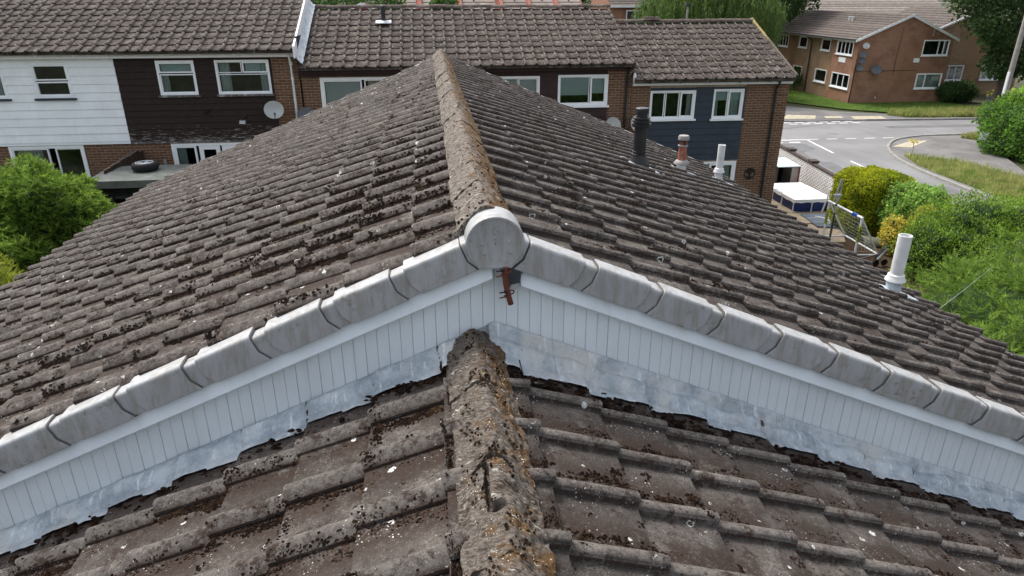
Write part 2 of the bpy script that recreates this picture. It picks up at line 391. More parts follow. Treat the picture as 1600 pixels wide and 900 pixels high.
M['leaf_dark'] = leaf('tree_leaf_dark', (.018, .042, .012), (.06, .105, .028))
M['leaf_tree'] = leaf('tree_leaf', (.028, .07, .016), (.075, .14, .03))
M['leaf_willow'] = leaf('willow_leaf', (.045, .085, .02), (.13, .19, .05))
M['grass'] = leaf('grass_blade', (.075, .15, .02), (.17, .25, .045), (.12, .19, .035))
M['grass_dry'] = leaf('dry_grass_blade', (.16, .21, .05), (.40, .37, .15), (.13, .21, .04))
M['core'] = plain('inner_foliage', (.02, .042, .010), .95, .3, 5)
M['bark'] = plain('bark', (.075, .058, .045), .95, .3, 14, bump=.8)
M['stem_pale'] = plain('pale_stem', (.20, .16, .09), .9, .25, 14)

def ground_mats():
    t = NT('lawn_ground'); c = t.mix(t.ramp(t.noise(.7, 6, .7), .4, .62), (.062, .105, .022), (.10, .15, .035))
    c = t.mix(t.ramp(t.noise(2.1, 5, .7), .6, .7), c, (.15, .14, .06)); M['lawn'] = t.bsdf(c, .95, t.bump(t.noise(60, 4), .5, .02), spec=.1)
    t = NT('rough_ground'); c = t.mix(t.ramp(t.noise(.25, 6, .7), .4, .62), (.060, .066, .034), (.085, .08, .062)); M['earth'] = t.bsdf(c, .97, t.bump(t.noise(30, 5), .6, .02), spec=.05)
    t = NT('asphalt'); P = t.pos()
    c = t.mix(t.ramp(t.noise(.35, 5, .6), .35, .65), (.165, .163, .162), (.205, .203, .20))
    c = t.mix(t.math('MULTIPLY', t.ramp(t.noise(.5, 4, .6, t.scale(P, (1.2, .12, 1))), .5, .66), .55), c, (.135, .134, .135))
    c = t.val(c, t.n("MapRange", {'Value': t.noise(180, 2), 'To Min': .75, 'To Max': 1.25}).outputs[0])
    c = t.mix(t.math('MULTIPLY', t.ramp(t.noise(1.4, 6, .75), .62, .7), .4), c, (.09, .088, .086))
    M['asphalt'] = t.bsdf(c, .85, t.bump(t.noise(260, 2), .4, .003), spec=.25)
    t = NT('pavement'); c = t.mix(t.ramp(t.noise(.6, 6, .65), .38, .64), (.125, .12, .116), (.18, .172, .165))
    c = t.mix(t.math('MULTIPLY', t.ramp(t.noise(2.3, 6, .7), .58, .68), .6), c, (.085, .075, .062)); M['pavement'] = t.bsdf(c, .9, t.bump(t.noise(200, 3), .4, .004), spec=.2)
    t = NT('soil'); c = t.mix(t.noise(5, 7, .75), (.035, .022, .014), (.10, .065, .04)); c = t.mix(t.ramp(t.vor(18), .12, .08), c, (.25, .2, .13))
    M['soil'] = t.bsdf(c, .97, t.bump(t.noise(25, 6), .9, .03), spec=.1)
ground_mats()
M['asphalt_dark'] = plain('asphalt_repair', (.125, .124, .125), .9, .16, 1.5, bump=.3)
M['kerb'] = plain('kerb_stone', (.245, .235, .215), .9, .15, 4, bump=.3, dirt=.35)
M['tactile'] = plain('buff_tactile', (.40, .355, .255), .9, .12, 3, bump=.3, dirt=.3, dirtcol=(.30, .25, .17))
M['roadpaint'] = plain('road_paint', (.62, .62, .60), .8, .12, 7, dirt=.5, dirtcol=(.2, .2, .2))
M['slab'] = plain('buff_slab', (.36, .29, .19), .9, .18, 3, bump=.3, dirt=.4, dirtcol=(.20, .16, .11))
M['white_brick'] = plain('white_painted_brick', (.50, .485, .475), .85, .12, 3, bump=.3, dirt=.25, dirtcol=(.33, .31, .29))
M['coping'] = plain('dark_coping', (.060, .045, .038), .9, .35, 9, bump=.5)
M['pool_blue'] = plain('pool_blue', (.010, .028, .145), .5, .25, 3, spec=.4)
M['pool_cover'] = plain('pool_cover', (.82, .84, .86), .6, .04, 2)
M['felt'] = plain('roofing_felt', (.125, .135, .125), .95, .25, 4, bump=.5, dirt=.5, dirtcol=(.07, .09, .07))
M['tarred'] = plain('tarred_board', (.016, .017, .020), .8, .4, 5)
M['fence'] = plain('fence_board', (.058, .036, .027), .9, .35, 9, bump=.4)
M['fence_tip'] = plain('weathered_tip', (.20, .17, .145), .9, .3, 9)
M['tyre'] = plain('tyre_rubber', (.014, .014, .015), .8, .2, 10)
M['alloy'] = plain('alloy_rim', (.55, .56, .58), .4, .12, 10, metal=.5, dirt=.3)
M['tarp'] = plain('blue_tarp', (.012, .115, .19), .5, .3, 4)
M['pole_wood'] = plain('pole_wood', (.26, .24, .215), .9, .2, 5, bump=.4)
M['pole_dark'] = plain('pole_dark', (.035, .025, .02), .9, .3, 5, bump=.4)
M['net'] = plain('net_cord', (.50, .52, .45), .9, .1, 5)
M['label_yellow'] = plain('label_yellow', (.48, .55, .05), .6, .05, 5)
M['ink'] = plain('black_ink', (.012, .012, .012), .6, .1, 5)
M['blue_sign'] = plain('sign_blue', (.015, .075, .36), .5, .05, 5)
M['red_sign'] = plain('sign_red', (.45, .03, .03), .5, .05, 5)
M['mat_blue'] = plain('blue_grey_mat', (.10, .12, .15), .85, .2, 4)
M['olive'] = plain('olive_plastic', (.17, .17, .11), .7, .15, 5)
M['locker_grey'] = plain('locker_lid', (.46, .53, .54), .6, .06, 4)
M['locker_beige'] = plain('locker_side', (.33, .31, .27), .8, .1, 4)
M['locker_black'] = plain('locker_black', (.008, .008, .010), .7, .2, 4)
M['red'] = plain('red_post', (.20, .02, .025), .6, .15, 6)
M['iron'] = plain('wrought_iron', (.02, .014, .012), .7, .3, 9)
M['flower_pink'] = plain('pink_flower', (.55, .30, .32), .8, .2, 20)
M['pot'] = plain('flower_pot', (.16, .17, .18), .8, .2, 6)

# ------------------------------------------------------------------ roof tiles
# across the tile: flat pan, steep riser, rounded roll, gentle fall to a lip that laps the next pan
PROF = [(-.230, -.005), (-.12, .0), (-.004, .0), (.001, .0315), (.007, .039), (.024, .044), (.040, .040), (.056, .029), (.071, .016), (.0775, .0105), (.0785, -.002)]
PROF_FAR = [(-.232, -.005), (-.12, .0), (-.004, .0), (.001, .030), (.007, .040), (.022, .046), (.040, .042), (.055, .030), (.068, .017), (.0745, .011), (.0755, -.002)]
TAIL, STEP = .060, .035
def tile_arrays(seed, cover=.30, gauge=.345, PROF=PROF):
    r = random.Random(seed); n = len(PROF); V = []; k = cover / .30
    st, tl = (STEP, TAIL) if PROF[3][1] > .0305 else (.028, .052); tilt = st / gauge
    rows = [(0.0, -.034), (0.0, -.004), (.006, .0), (.20, .0), (gauge + .06, .0)]
    jit = [r.uniform(-.0022, .0022) for _ in PROF]
    for ri, (y, dz) in enumerate(rows):
        for i, (w, h) in enumerate(PROF):
            yy = y + (jit[i] if ri < 3 else 0)
            V.append((w * k, yy, h + dz + tl - tilt * y + (r.uniform(-.001, .001) if ri else 0)))
    F = []
    for a in range(len(rows) - 1):
        for i in range(n - 1): F.append((a * n + i, a * n + i + 1, (a + 1) * n + i + 1, (a + 1) * n + i))
    return np.array(V, dtype=np.float32), np.array(F, dtype=np.int32)
def add_wl(me, n, prof):
    a = me.attributes.new('wl', 'FLOAT', 'POINT'); a.data.foreach_set('value', np.tile(np.array([(w * 1.28 if w > -.002 else w + .335) for w, h in prof] * 5, dtype=np.float32), n))
TILE_CACHE = {}
def tile_mesh(seed, cover, gauge, mat, prof):
    key = (seed, cover, gauge, mat.name, len(prof), prof[3])
    if key not in TILE_CACHE:
        V, F = tile_arrays(seed, cover, gauge, prof)
        me = bpy.data.meshes.new('tile'); me.from_pydata(V.tolist(), [], F.tolist()); me.materials.append(mat)
        me.polygons.foreach_set('use_smooth', [True] * len(F)); me.set_sharp_from_angle(angle=R(38)); add_wl(me, 1, prof); TILE_CACHE[key] = me
    return TILE_CACHE[key]
CAMP = Vector((0, 0, CAM_Z)); CAMM = cam.rotation_euler.to_matrix()
def to_px(p):
    v = CAMM.transposed() @ (Vector(p) - CAMP)
    if v.z > -.05: return None
    return (800 + 1066.7 * v.x / -v.z, 450 - 1066.7 * v.y / -v.z, -v.z)
def in_view(p, m=80):
    q = to_px(p); return q is not None and -m < q[0] < 1600 + m and -m < q[1] < 900 + m
def tile_roof(roof, eave, W, U, ncol, nrow, cover, gauge, mat, limit=300, jit=1.0, skip=None, sag=0.0, cut=None, prof=PROF, shift=True):
    W = Vector(W); U = Vector(U); N = W.cross(U); eave = Vector(eave); items = []
    if shift: eave = eave - W * ((prof[0][0] + .012) * cover / .30)
    for c in range(ncol):
        for r_ in range(nrow):
            p = eave + W * (c * cover + random.gauss(0, .0018) * jit) + U * (r_ * gauge + random.gauss(0, .0045) * jit) + N * (random.gauss(0, .0012) * jit)
            if sag: p += Vector((0, 0, -sag * (noise.noise(p * .35) + .6 * noise.noise(p * .9))))
            if skip and skip(p): continue
            ang = random.gauss(0, .005) * jit; roll = random.gauss(0, .006) * jit
            B = Matrix((W, U, N)).transposed() @ Matrix.Rotation(ang, 3, 'Z') @ Matrix.Rotation(roll, 3, 'Y')
            if cut and r_ == nrow - 1: B = B @ Matrix.Diagonal((1, cut, 1))
            mid = p + W * .15 + U * .17
            items.append((0 if in_view(mid) else 1, (mid - CAMP).length, p, B))
    items.sort(key=lambda q: (q[0], q[1]))
    ind, rest = items[:limit], items[limit:]
    for k, (_, _, p, B) in enumerate(ind):
        o = bpy.data.objects.new('tile', tile_mesh(k % 4, cover, gauge, mat, prof)); COL.objects.link(o); o.parent = roof
        m = B.to_4x4(); m.translation = p - ORG[roof]; o.matrix_local = m
    if rest:
        Vs, Fs, o = [], [], 0
        for k, (_, _, p, B) in enumerate(rest):
            V, F = tile_arrays(k % 4, cover, gauge, prof); A = np.array(B, dtype=np.float32)
            Vs.append(V @ A.T + np.array(p, dtype=np.float32)); Fs.append(F + o); o += len(V)
        ob = np_mesh('tiling', np.concatenate(Vs), np.concatenate(Fs), mat, roof, smooth=True)
        ob.data.set_sharp_from_angle(angle=R(38)); add_wl(ob.data, len(rest), prof); ob['kind'] = 'stuff'
    return items

# ------------------------------------------------------------------ moss cushions (real little domes)
def dome():
    v = [(0, 0, 1.0)]; f = []
    for ring, (r, z) in enumerate(((.55, .8), (1.0, .15))):
        for i in range(6):
            a = math.pi / 3 * i + ring * .5; v.append((r * math.cos(a), r * math.sin(a), z))
    for i in range(6):
        j = (i + 1) % 6
        f.append((0, 1 + i, 1 + j)); f.append((1 + i, 7 + i, 7 + j)); f.append((1 + i, 7 + j, 1 + j))
    return np.array(v, dtype=np.float32), np.array(f, dtype=np.int32)
DV, DF = dome()
MOSS = []
def moss_blob(p, B, sx, sy, sz):
    d = DV * (1 + rng.normal(0, .22, DV.shape)) * np.array((sx, sy, sz), dtype=np.float32)
    MOSS.append(d.astype(np.float32) @ np.array(B, dtype=np.float32).T + np.array(p, dtype=np.float32))
def pan_h(w):
    if w > .0785: w -= .3102
    w = max(-.230, min(.0785, w))
    for (a, h0), (b, h1) in zip(PROF, PROF[1:]):
        if a <= w <= b: return h0 + (h1 - h0) * (w - a) / (b - a + 1e-9)
    return 0
def moss_tile(p, B, amount, wcen=.105, big=1.0, dens=1.0, ymin=-99):
    W, U, N = B.col[0], B.col[1], B.col[2]
    for _ in range(np.random.RandomState(random.randrange(1 << 30)).poisson(amount)):
        mode = random.random()
        if mode < .62: w0 = random.gauss(wcen, .022); y0 = random.uniform(.0, .33); el = random.uniform(.02, .075); wl = random.uniform(.006, .016)
        elif mode < .80: w0 = random.uniform(.03, .29); y0 = random.uniform(.0, .05); el = random.uniform(.006, .02); wl = random.uniform(.01, .035)
        else: w0 = random.uniform(.02, .29); y0 = random.uniform(.0, .33); el = wl = random.uniform(.004, .014)
        area = el * wl * big * big; k = int(min(110, max(3, area / 1.2e-5 * dens)))
        for _ in range(k):
            w = w0 + random.gauss(0, wl) * big; y = y0 + random.gauss(0, el) * big
            if not (.0 < w < .295 and -.003 < y < .335): continue
            s = random.uniform(.0028, .0068) * (1 if dens >= 1 else 1.35) * (1 if big < 1.5 else 1.1)
            q = p + W * w + U * y + N * (pan_h(w) + TAIL - STEP / GA * y - .002)
            if q.y < ymin: continue
            moss_blob(q, B, s, s * random.uniform(.9, 1.5), s * random.uniform(.6, 1.3))
def moss_build(name, label, loc):
    global MOSS
    V = np.concatenate(MOSS); n = len(MOSS); F = (DF[None] + (np.arange(n) * len(DV))[:, None, None]).reshape(-1, 3)
    o = np_mesh(name, V, F, M['moss'], None, loc); kind(o, 'stuff', label, 'moss'); MOSS = []
    return o

# ------------------------------------------------------------------ the main house
GA = .345
ALPHA = R(22.4); TA, CA, SA = math.tan(ALPHA), math.cos(ALPHA), math.sin(ALPHA)
GA = .345
def ridge_run(parent, x, y0, y1, zc, half, drop, mat, seg=.45, nu=26, nv=26, amp=.008, hole=None, name='ridge_tile'):
    y = y0; k = 0
    while y < y1 - .05:
        ye = min(y + seg, y1); tw = random.gauss(0, .004); dz = random.gauss(0, .0016); mb = MB(); seedv = Vector((k * 7.3, 3.1, 0))
        def fn(u, v, y=y, ye=ye):
            t = (u - .5) * 2
            yy = y + .001 + (ye - y - .002) * v
            lift = .005 * (1 - v)            # lower end laps over the next
            prof = drop * (abs(t) ** 1.35) if abs(t) < 1 else drop
            p = Vector((x + half * t + tw, yy, zc + dz - prof + lift * .5))
            n = Vector((t * .55, 0, 1)).normalized()
            d = noise.fractal(Vector((p.x * 30, p.y * 22, p.z * 30)) + seedv, .9, 2.1, 4) * amp + noise.noise(p * 7 + seedv) * amp * .6
            if hole: d += hole(p, t)
            return p + n * d
        mb.grid(fn, nu, nv)
        # closed ends and underside
        n0 = len(mb.V); pts = [mb.V[i * (nv + 1)] for i in range(nu + 1)]; pte = [mb.V[i * (nv + 1) + nv] for i in range(nu + 1)]
        low = zc - drop - .02
        for pp in (pts, pte):
            o = len(mb.V); mb.V += pp + [(a, b, min(c - .022, low + .02)) for a, b, c in pp]
            for i in range(nu): mb.F.append((o + i, o + i + 1, o + nu + 2 + i, o + nu + 1 + i)); mb.M.append(0)
        mb.build(name, mat, parent, smooth=60, fix=False)
        y = ye; k += 1

def verge_unit_mesh(mat, L=.272, H=.142, neck=.10):
    """local: x along the slope downward, y outward, z perpendicular up; slanted lower thirds lean up-slope"""
    out = []
    for (x0, x1, dep, top, nm) in ((0, L, .052, 0.0, 'cover'), (L - .004, L + neck, .038, -.014, 'neck'), (-.0050, -.0005, .0470, -.005, 'gap_shade')):  # last entry: dark strip added to draw the shaded gap between units
        lean = .030; zc = -H * .60
        poly = [(x0, top), (x1, top), (x1, zc), (x1 - lean, -H), (x0 - lean, -H), (x0, zc)]
        bm = bmesh.new(); fr = [bm.verts.new((x, dep, z)) for x, z in poly]; bk = [bm.verts.new((x, -.02, z)) for x, z in poly]
        bm.faces.new(fr); bm.faces.new(bk[::-1]); n = len(poly)
        for i in range(n): bm.faces.new((fr[i], bk[i], bk[(i + 1) % n], fr[(i + 1) % n]))
        # the lip that turns over the tiles
        lip = [(x0, -.02), (x1, -.02), (x1, -.062), (x0, -.062)]
        lt = [bm.verts.new((x, y, top)) for x, y in lip]; lb = [bm.verts.new((x, y, top - .012)) for x, y in lip]
        bm.faces.new(lt); bm.faces.new(lb[::-1])
        for i in range(4): bm.faces.new((lt[i], lb[i], lb[(i + 1) % 4], lt[(i + 1) % 4]))
        bmesh.ops.remove_doubles(bm, verts=bm.verts, dist=1e-5)
        bm.edges.ensure_lookup_table()
        te = [e for e in bm.edges if all(abs(v.co.z - top) < 1e-4 and abs(v.co.y - dep) < 1e-4 for v in e.verts)]
        bmesh.ops.bevel(bm, geom=te, offset=.020, segments=4, affect='EDGES', profile=.55)
        oe = [e for e in bm.edges if len(e.link_faces) == 2 and e.calc_face_angle() > .5 and all(v.co.y > dep - .03 for v in e.verts)]
        bmesh.ops.bevel(bm, geom=oe, offset=.0025, segments=1, affect='EDGES')
        bmesh.ops.recalc_face_normals(bm, faces=bm.faces)
        me = bpy.data.meshes.new(nm); bm.to_mesh(me); bm.free(); me.materials.append(mat if nm != 'gap_shade' else M['gap_shade'])
        me.polygons.foreach_set('use_smooth', [True] * len(me.polygons)); me.set_sharp_from_angle(angle=R(35)); out.append(me)
    return out

def main_house():
    h = empty('house', (.235, 7.6, .3), 'house with long mossy brown tiled gable roof and white plastic-boarded gable, centre', 'house')
    RX, Y0, Y1, ZA = .235, 2.93, 12.42, 6.028
    XR, XL = 5.10, -4.87
    # body
    w = MB(); w.box(XL + .35, XR - .35, Y0 + .12, Y1 - .12, .0, ZA - TA * 4.9 + .05)
    w.prism([(XL + .35, Y0 + .12, ZA - TA * (RX - XL - .35) - .12), (XR - .35, Y0 + .12, ZA - TA * (XR - .35 - RX) - .12), (RX, Y0 + .12, ZA - .12)], (0, Y1 - Y0 - .24, 0))
    w.build('wall', M['brick_plain'], h)
    rf = MB()
    for sx, xe in ((1, XR - .06), (-1, XL + .06)):
        ze = ZA - TA * abs(xe - RX)
        a, b = (RX, Y0, ZA), (xe, Y0, ze)
        rf.prism([a, b, (b[0], b[1], b[2] - .05), (a[0], a[1], a[2] - .05)], (0, Y1 - Y0, 0))
    roof = rf.build('roof', M['tarred'], h)
    nR = 15; nL = 16
    for sx, xe in ((1, XR - .05), (-1, XL + .05)):     # bedding mortar under the edge tiles
        for ya in (Y0 + .004, Y1 - .05):
            m = MB(); ze = ZA - TA * abs(xe - RX); m.prism([(RX, ya, ZA + .002), (xe, ya, ze + .002), (xe, ya, ze + .040), (RX, ya, ZA + .040)], (0, .046, 0)); m.build('bedding_mortar', M['tile'], h)
    ncol, cover = 32, (Y1 - Y0) / 32
    A = tile_roof(roof, (XR, Y0, ZA - TA * (XR - RX)), (0, 1, 0), (-CA, 0, SA), ncol, nR, cover, GA, M['tile'], 150, sag=.012)
    B = tile_roof(roof, (XL, Y1, ZA - TA * (RX - XL)), (0, -1, 0), (CA, 0, SA), ncol, nL, cover, GA, M['tile'], 150, sag=.012)
    for its, right in ((A, 1), (B, 0)):
        for (hid, d, p, Bm) in its:
            if hid: continue
            near_ridge = math.exp(-abs(p.x - RX) / 1.6); am = (3.2 + 5.0 * near_ridge) * (1.0 if d < 8 else (.6 if d < 11 else .25)) * (1.0 if right else .85)
            am *= .5 + 1.1 * max(0, noise.noise(Vector(p) * 1.3) + .5)
            moss_tile(p, Bm, am, .105, 1.2 if (d < 5 or near_ridge > .5) else 1.0, .8 if d < 6 else .35, Y0 + .02)
    for k in range(500):
        t = random.uniform(-.95, .95); y = Y0 + .05 + 9.4 * random.random() ** 1.7; x = RX + .135 * t
        if noise.noise(Vector((x * 9, y * 5, 0))) < -.02: continue
        s = random.uniform(.003, .008); moss_blob((x, y, 6.178 - .115 * abs(t) ** 1.35 + .003), Matrix.Identity(3), s, s * random.uniform(1, 2), s * .9)
    moss_build('moss', 'dark brown moss cushions growing over the long central tiled roof', (RX, 7.6, 6))
    ridge_run(h, RX, Y0 + .02, Y1, 6.178, .135, .115, M['ridge'], amp=.011)
    # mortar at the far end of the ridge
    # gutters
    for sx, xe in ((1, XR), (-1, XL)):
        zg = ZA - TA * abs(xe - RX) - .03; g = MB()
        prof = [(.055 * math.cos(a) , .05 * math.sin(a)) for a in np.linspace(math.pi, 2 * math.pi, 9)]
        cx = xe + sx * .018
        ring = [(cx + u, v) for u, v in prof] + [(cx + u * .92, v * .92 + .0) for u, v in prof[::-1]]
        g.prism([(x, Y0 - .03, zg + z) for x, z in ring], (0, Y1 - Y0 + .06, 0)); g.build('gutter', M['white_paint'], h, smooth=40)
        f = MB(); f.box(min(xe - sx * .05, xe - sx * .075), max(xe - sx * .05, xe - sx * .075), Y0, Y1, zg - .2, zg + .02); f.build('fascia', M['white_paint'], h)
    # ---------------- the gable: boards, cover trim, verge units, end cap
    YF = 2.90
    def gline(z0, x): return z0 - TA * abs(x - .262) - (.010 * abs(x - .262) if z0 < 5.7 else 0)
    bk = MB(); bk.prism([(XL + .2, YF + .012, gline(5.93, XL + .2)), (.262, YF + .012, 5.93), (XR - .2, YF + .012, gline(5.93, XR - .2)), (XR - .2, YF + .012, gline(5.40, XR - .2)), (.262, YF + .012, 5.40), (XL + .2, YF + .012, gline(5.40, XL + .2))], (0, .03, 0))
    gb = bk.build('gable_backing', M['upvc'], h)
    pitch = .0555; i = -90
    while True:
        x0 = .262 + i * pitch; x1 = x0 + pitch - .0010; i += 1
        if x1 < XL + .25: continue
        if x0 > XR - .25: break
        dd = .0018 * (i % 2) + random.uniform(-.0006, .0006)
        zt0, zt1 = gline(5.90, x0), gline(5.90, x1); zb0, zb1 = gline(5.622, x0) + random.uniform(-.002, .002), gline(5.622, x1)
        yb, yf = YF + .012, YF - .001 - dd
        b = .0022; m = MB()
        m.add([(x0, yb, zb0), (x0, yf + b, zb0), (x0 + b, yf, zb0), (x1 - b, yf, zb1), (x1, yf + b, zb1), (x1, yb, zb1),
               (x0, yb, zt0), (x0, yf + b, zt0), (x0 + b, yf, zt0), (x1 - b, yf, zt1), (x1, yf + b, zt1), (x1, yb, zt1)],
              [(0, 1, 7, 6), (1, 2, 8, 7), (2, 3, 9, 8), (3, 4, 10, 9), (4, 5, 11, 10), (0, 5, 4, 3, 2, 1), (6, 7, 8, 9, 10, 11)])
        m.build('board', M['upvc'], gb, fix=False)
    for sx, xe, nm in ((1, XR - .1, 'r'), (-1, XL + .1, 'l')):
        x0 = .262 + (.118 if sx > 0 else -.012); m = MB()
        pr = [(-.014, 5.960), (-.052, 5.872), (-.048, 5.864), (-.004, 5.864), (-.004, 5.960)]   # (y offset, z at apex)
        ring0 = [(x0, YF + a, gline(z, x0)) for a, z in pr]; ring1 = [(xe, YF + a, gline(z, xe)) for a, z in pr]
        n = len(pr); m.add(ring0 + ring1, [(k, (k + 1) % n, n + (k + 1) % n, n + k) for k in range(n)] + [tuple(range(n)), tuple(range(2 * n - 1, n - 1, -1))])
        m.build('cover_trim', M['upvc'], h, smooth=30)
    # verge units
    cov, nec, sea = verge_unit_mesh(M['verge'])
    cov2, nec2, shd2 = verge_unit_mesh(M['verge'], L=.13, neck=.06)
    def unit(mesh_c, mesh_n, x, sx, yv, face, name='verge_unit'):
        z = 6.098 - TA * abs(x - .262)
        D = Vector((sx * CA, 0, -SA)); Nn = Vector((0, face, 0)); Z = Vector((sx * SA, 0, CA))
        Bm = Matrix((D, Nn, Z)).transposed()
        jz = random.gauss(0, .0022)
        o = bpy.data.objects.new(name, mesh_c); COL.objects.link(o); o.parent = h; ORG[o] = ORG[h]
        m = (Bm @ Matrix.Rotation(random.gauss(0, .006), 3, 'Y')).to_4x4(); m.translation = Vector((x, yv, z + jz)) - ORG[h]; o.matrix_local = m
        c = bpy.data.objects.new('neck', mesh_n); COL.objects.link(c); c.parent = o
        c = bpy.data.objects.new('gap_shade', sea); COL.objects.link(c); c.parent = o
    hx = GA * CA
    for sx in (1, -1):
        unit(cov2, nec2, .262 + sx * .035, sx, YF - .012, -1)
        x = .426 if sx > 0 else .103
        while abs(x - RX) < (4.80 if sx > 0 else 5.0):
            unit(cov, nec, x, sx, YF - .012, -1); x += sx * hx
        x = .262 + sx * .05
        while abs(x - RX) < 4.75:
            unit(cov, nec, x, sx, Y1 + .012, 1); x += sx * hx
    # ridge end cap
    cy, cz, r = YF - .012, 6.035, .132
    ring = []
    for a in np.linspace(-.22 * math.pi, 1.22 * math.pi, 30): ring.append((r * math.cos(a), r * .97 * math.sin(a)))
    ring = [(.075, -.118)] + ring + [(-.075, -.118)]
    ring = [(.262 + u, v + cz) for u, v in ring]
    bm = MB(); n = len(ring); rings = []
    for sc, yy in ((1.0, cy + .10), (1.0, cy - .050), (.975, cy - .058), (.90, cy - .058), (.885, cy - .0535), (.87, cy - .053), (.02, cy - .053)):
        rings.append([(.262 + (u - .262) * sc, yy, cz + (v - cz) * sc) for u, v in ring])
    bm.V = [p for q in rings for p in q]
    for k in range(len(rings) - 1):
        for j in range(n): bm.F.append((k * n + j, k * n + (j + 1) % n, (k + 1) * n + (j + 1) % n, (k + 1) * n + j)); bm.M.append(0)
    cap = bm.build('ridge_end_cap', M['verge'], h, smooth=40)
    s = MB()
    for dx, dz in ((0, .052), (0, .028), (-.055, 0), (.062, .006), (-.05, -.045), (.068, -.042)):
        s.lathe((.262 + dx, cy - .0525, cz + dz), [(.0075, 0), (.0075, .003), (.004, .005)], 10, axis=(0, -1, 0))
    s.build('screw_dimples', M['verge'], cap, smooth=40)
    # ---------------- lead flashing under the gable
    NX, NZ = .17, 5.482
    def surf(x): return NZ - TA * abs(x - NX)
    def tile_h(x, y):
        s_ = abs(x - NX) / CA / GA; fr = (14.55 if x > NX else 14.45) - s_; row = fr - math.floor(fr)
        c = ((2.825 if x > NX else 2.90) - y) / .31; w = (c - math.floor(c)) * .31
        if x > NX: w = .31 - w
        return (pan_h(w) + TAIL - STEP * row) / CA
    for sx in (1, -1):
        s0 = .06 if sx > 0 else .10; k = 0; end = 5.0
        while s0 < end:
            s1 = min(s0 + (.36 if k == 0 and sx > 0 else random.uniform(1.15, 1.5)), end + .05)
            def fn(u, v, s0=s0, s1=s1, k=k, sx=sx):
                s_ = s0 + (s1 - s0) * u; x = NX + sx * s_
                base = surf(x); zt = max(gline(5.622, x) + .006, base + (.106 if sx < 0 else 0))
                saw = ((s_ * 1.0 / CA / GA) % 1.0)
                edge = .158 + .020 * noise.noise(Vector((s_ * 2.3, sx * 4, 1))) + .020 * (saw - .5) + .006 * noise.noise(Vector((s_ * 17, sx, 5)))
                if sx > 0: edge += .06 * max(0, 1 - s_ / 1.1)
                top = Vector((x, YF - .006, zt)); ky = YF - .030
                if v < .22: p = top.lerp(Vector((x, ky, max(base + (.102 if sx < 0 else .075), zt - .07))), v / .22)
                else:
                    q = (v - .22) / .78; y = ky - (edge - .03) * q
                    hh = max(tile_h(x + dx, y + dy) for dx in np.linspace(-1, 1, 7) * (max(.026, .034 * (1.1 - q)) if sx < 0 else max(.018, .03 * (1.1 - q))) for dy in (-.012, 0, .012))
                    z0 = max(base + (.102 if sx < 0 else .075), zt - .07); zz = base + hh + (.006 if sx > 0 else .009)
                    k_ = min(1, q * 2.2); p = Vector((x, y, z0 + (zz - z0) * k_ * k_ * (3 - 2 * k_))); p.z = max(p.z, zz)
                a = noise.fractal(Vector((x * 11, p.y * 11, v * 2)), .9, 2.0, 3) * .0045 * (0.3 + v)
                cr = .006 * max(0, noise.noise(Vector((x * 7 + p.y * 5, 3.0, 2.0))))
                p += Vector((0, -a * .6, abs(a) + cr + .003 * (k % 2)))
                return p
            m = MB(); nu = max(8, int((s1 - s0) * 95)); m.grid(fn, nu, 18)
            pc = m.build('lead_flashing', M['lead'], h, smooth=60, fix=False)
            sol = pc.modifiers.new('thickness', 'SOLIDIFY'); sol.thickness = .003; sol.offset = -1
            s0 = s1 - .05; k += 1
    # ---------------- pipes through the roof
    def base_z(x): return ZA + .045 - TA * abs(x - RX)
    def slate(parent, x, y, wx, wy):
        m = MB()
        def fn(u, v):
            px, py = x + (u - .5) * wx, y + (v - .5) * wy
            return Vector((px, py, base_z(px) + .030 + .010 * noise.noise(Vector((px * 12, py * 12, 1)))))
        m.grid(fn, 10, 10); o = m.build('lead_slate', M['lead'], parent, smooth=60, fix=False); s_ = o.modifiers.new('t', 'SOLIDIFY'); s_.thickness = .004
    def vent(x, y, parts, label, name, k=1.0):
        z = base_z(x) - .03; root = None
        for nm, prof, mt in parts:
            m = MB(); m.lathe((x, y, z), [(a * k, b) for a, b in prof], 28)
            o = m.build(nm if root else name, M[mt], root or h, smooth=40)
            if root is None: root = o; lab(o, label)
        return root
    # black boiler flue
    q = vent(2.43, 7.77, (
        ('pipe', [(.056, .10), (.056, .55)], 'black_plastic'),
        ('boot', [(.098, -.06), (.098, .04), (.092, .10), (.066, .155), (.066, .185), (.058, .19)], 'black_plastic'),
        ('terminal', [(.062, .50), (.082, .502), (.084, .535), (.066, .54), (.066, .550), (.080, .553), (.080, .572), (.064, .576), (.064, .586), (.074, .589), (.074, .604), (.055, .608), (.055, .622), (.048, .625), (.048, .655), (.058, .658), (.058, .705), (.052, .712)], 'black_plastic'),
        ('seam', [(.060, .195), (.061, .205), (.061, .218), (.058, .22)], 'black_plastic')), 'black plastic boiler flue with stepped terminal, nearest the roof slope centre', 'boiler_flue', 1.32)
    slate(q, 2.46, 7.77, .42, .30)
    q = vent(3.55, 9.33, (
        ('pipe', [(.052, .10), (.052, .50)], 'clay_rust'),
        ('lead_sleeve', [(.064, -.05), (.062, .16), (.058, .165)], 'lead'),
        ('collar', [(.10, .14), (.098, .158), (.070, .19), (.056, .195)], 'grey_cap'),
        ('cap', [(.060, .385), (.064, .39), (.064, .405), (.052, .41), (.052, .475), (.070, .48), (.070, .525), (.062, .54), (.04, .545)], 'grey_cap')), 'rust-stained soil vent pipe with weathered grey cap', 'vent_pipe', 1.1)
    slate(q, 3.62, 9.33, .42, .30)
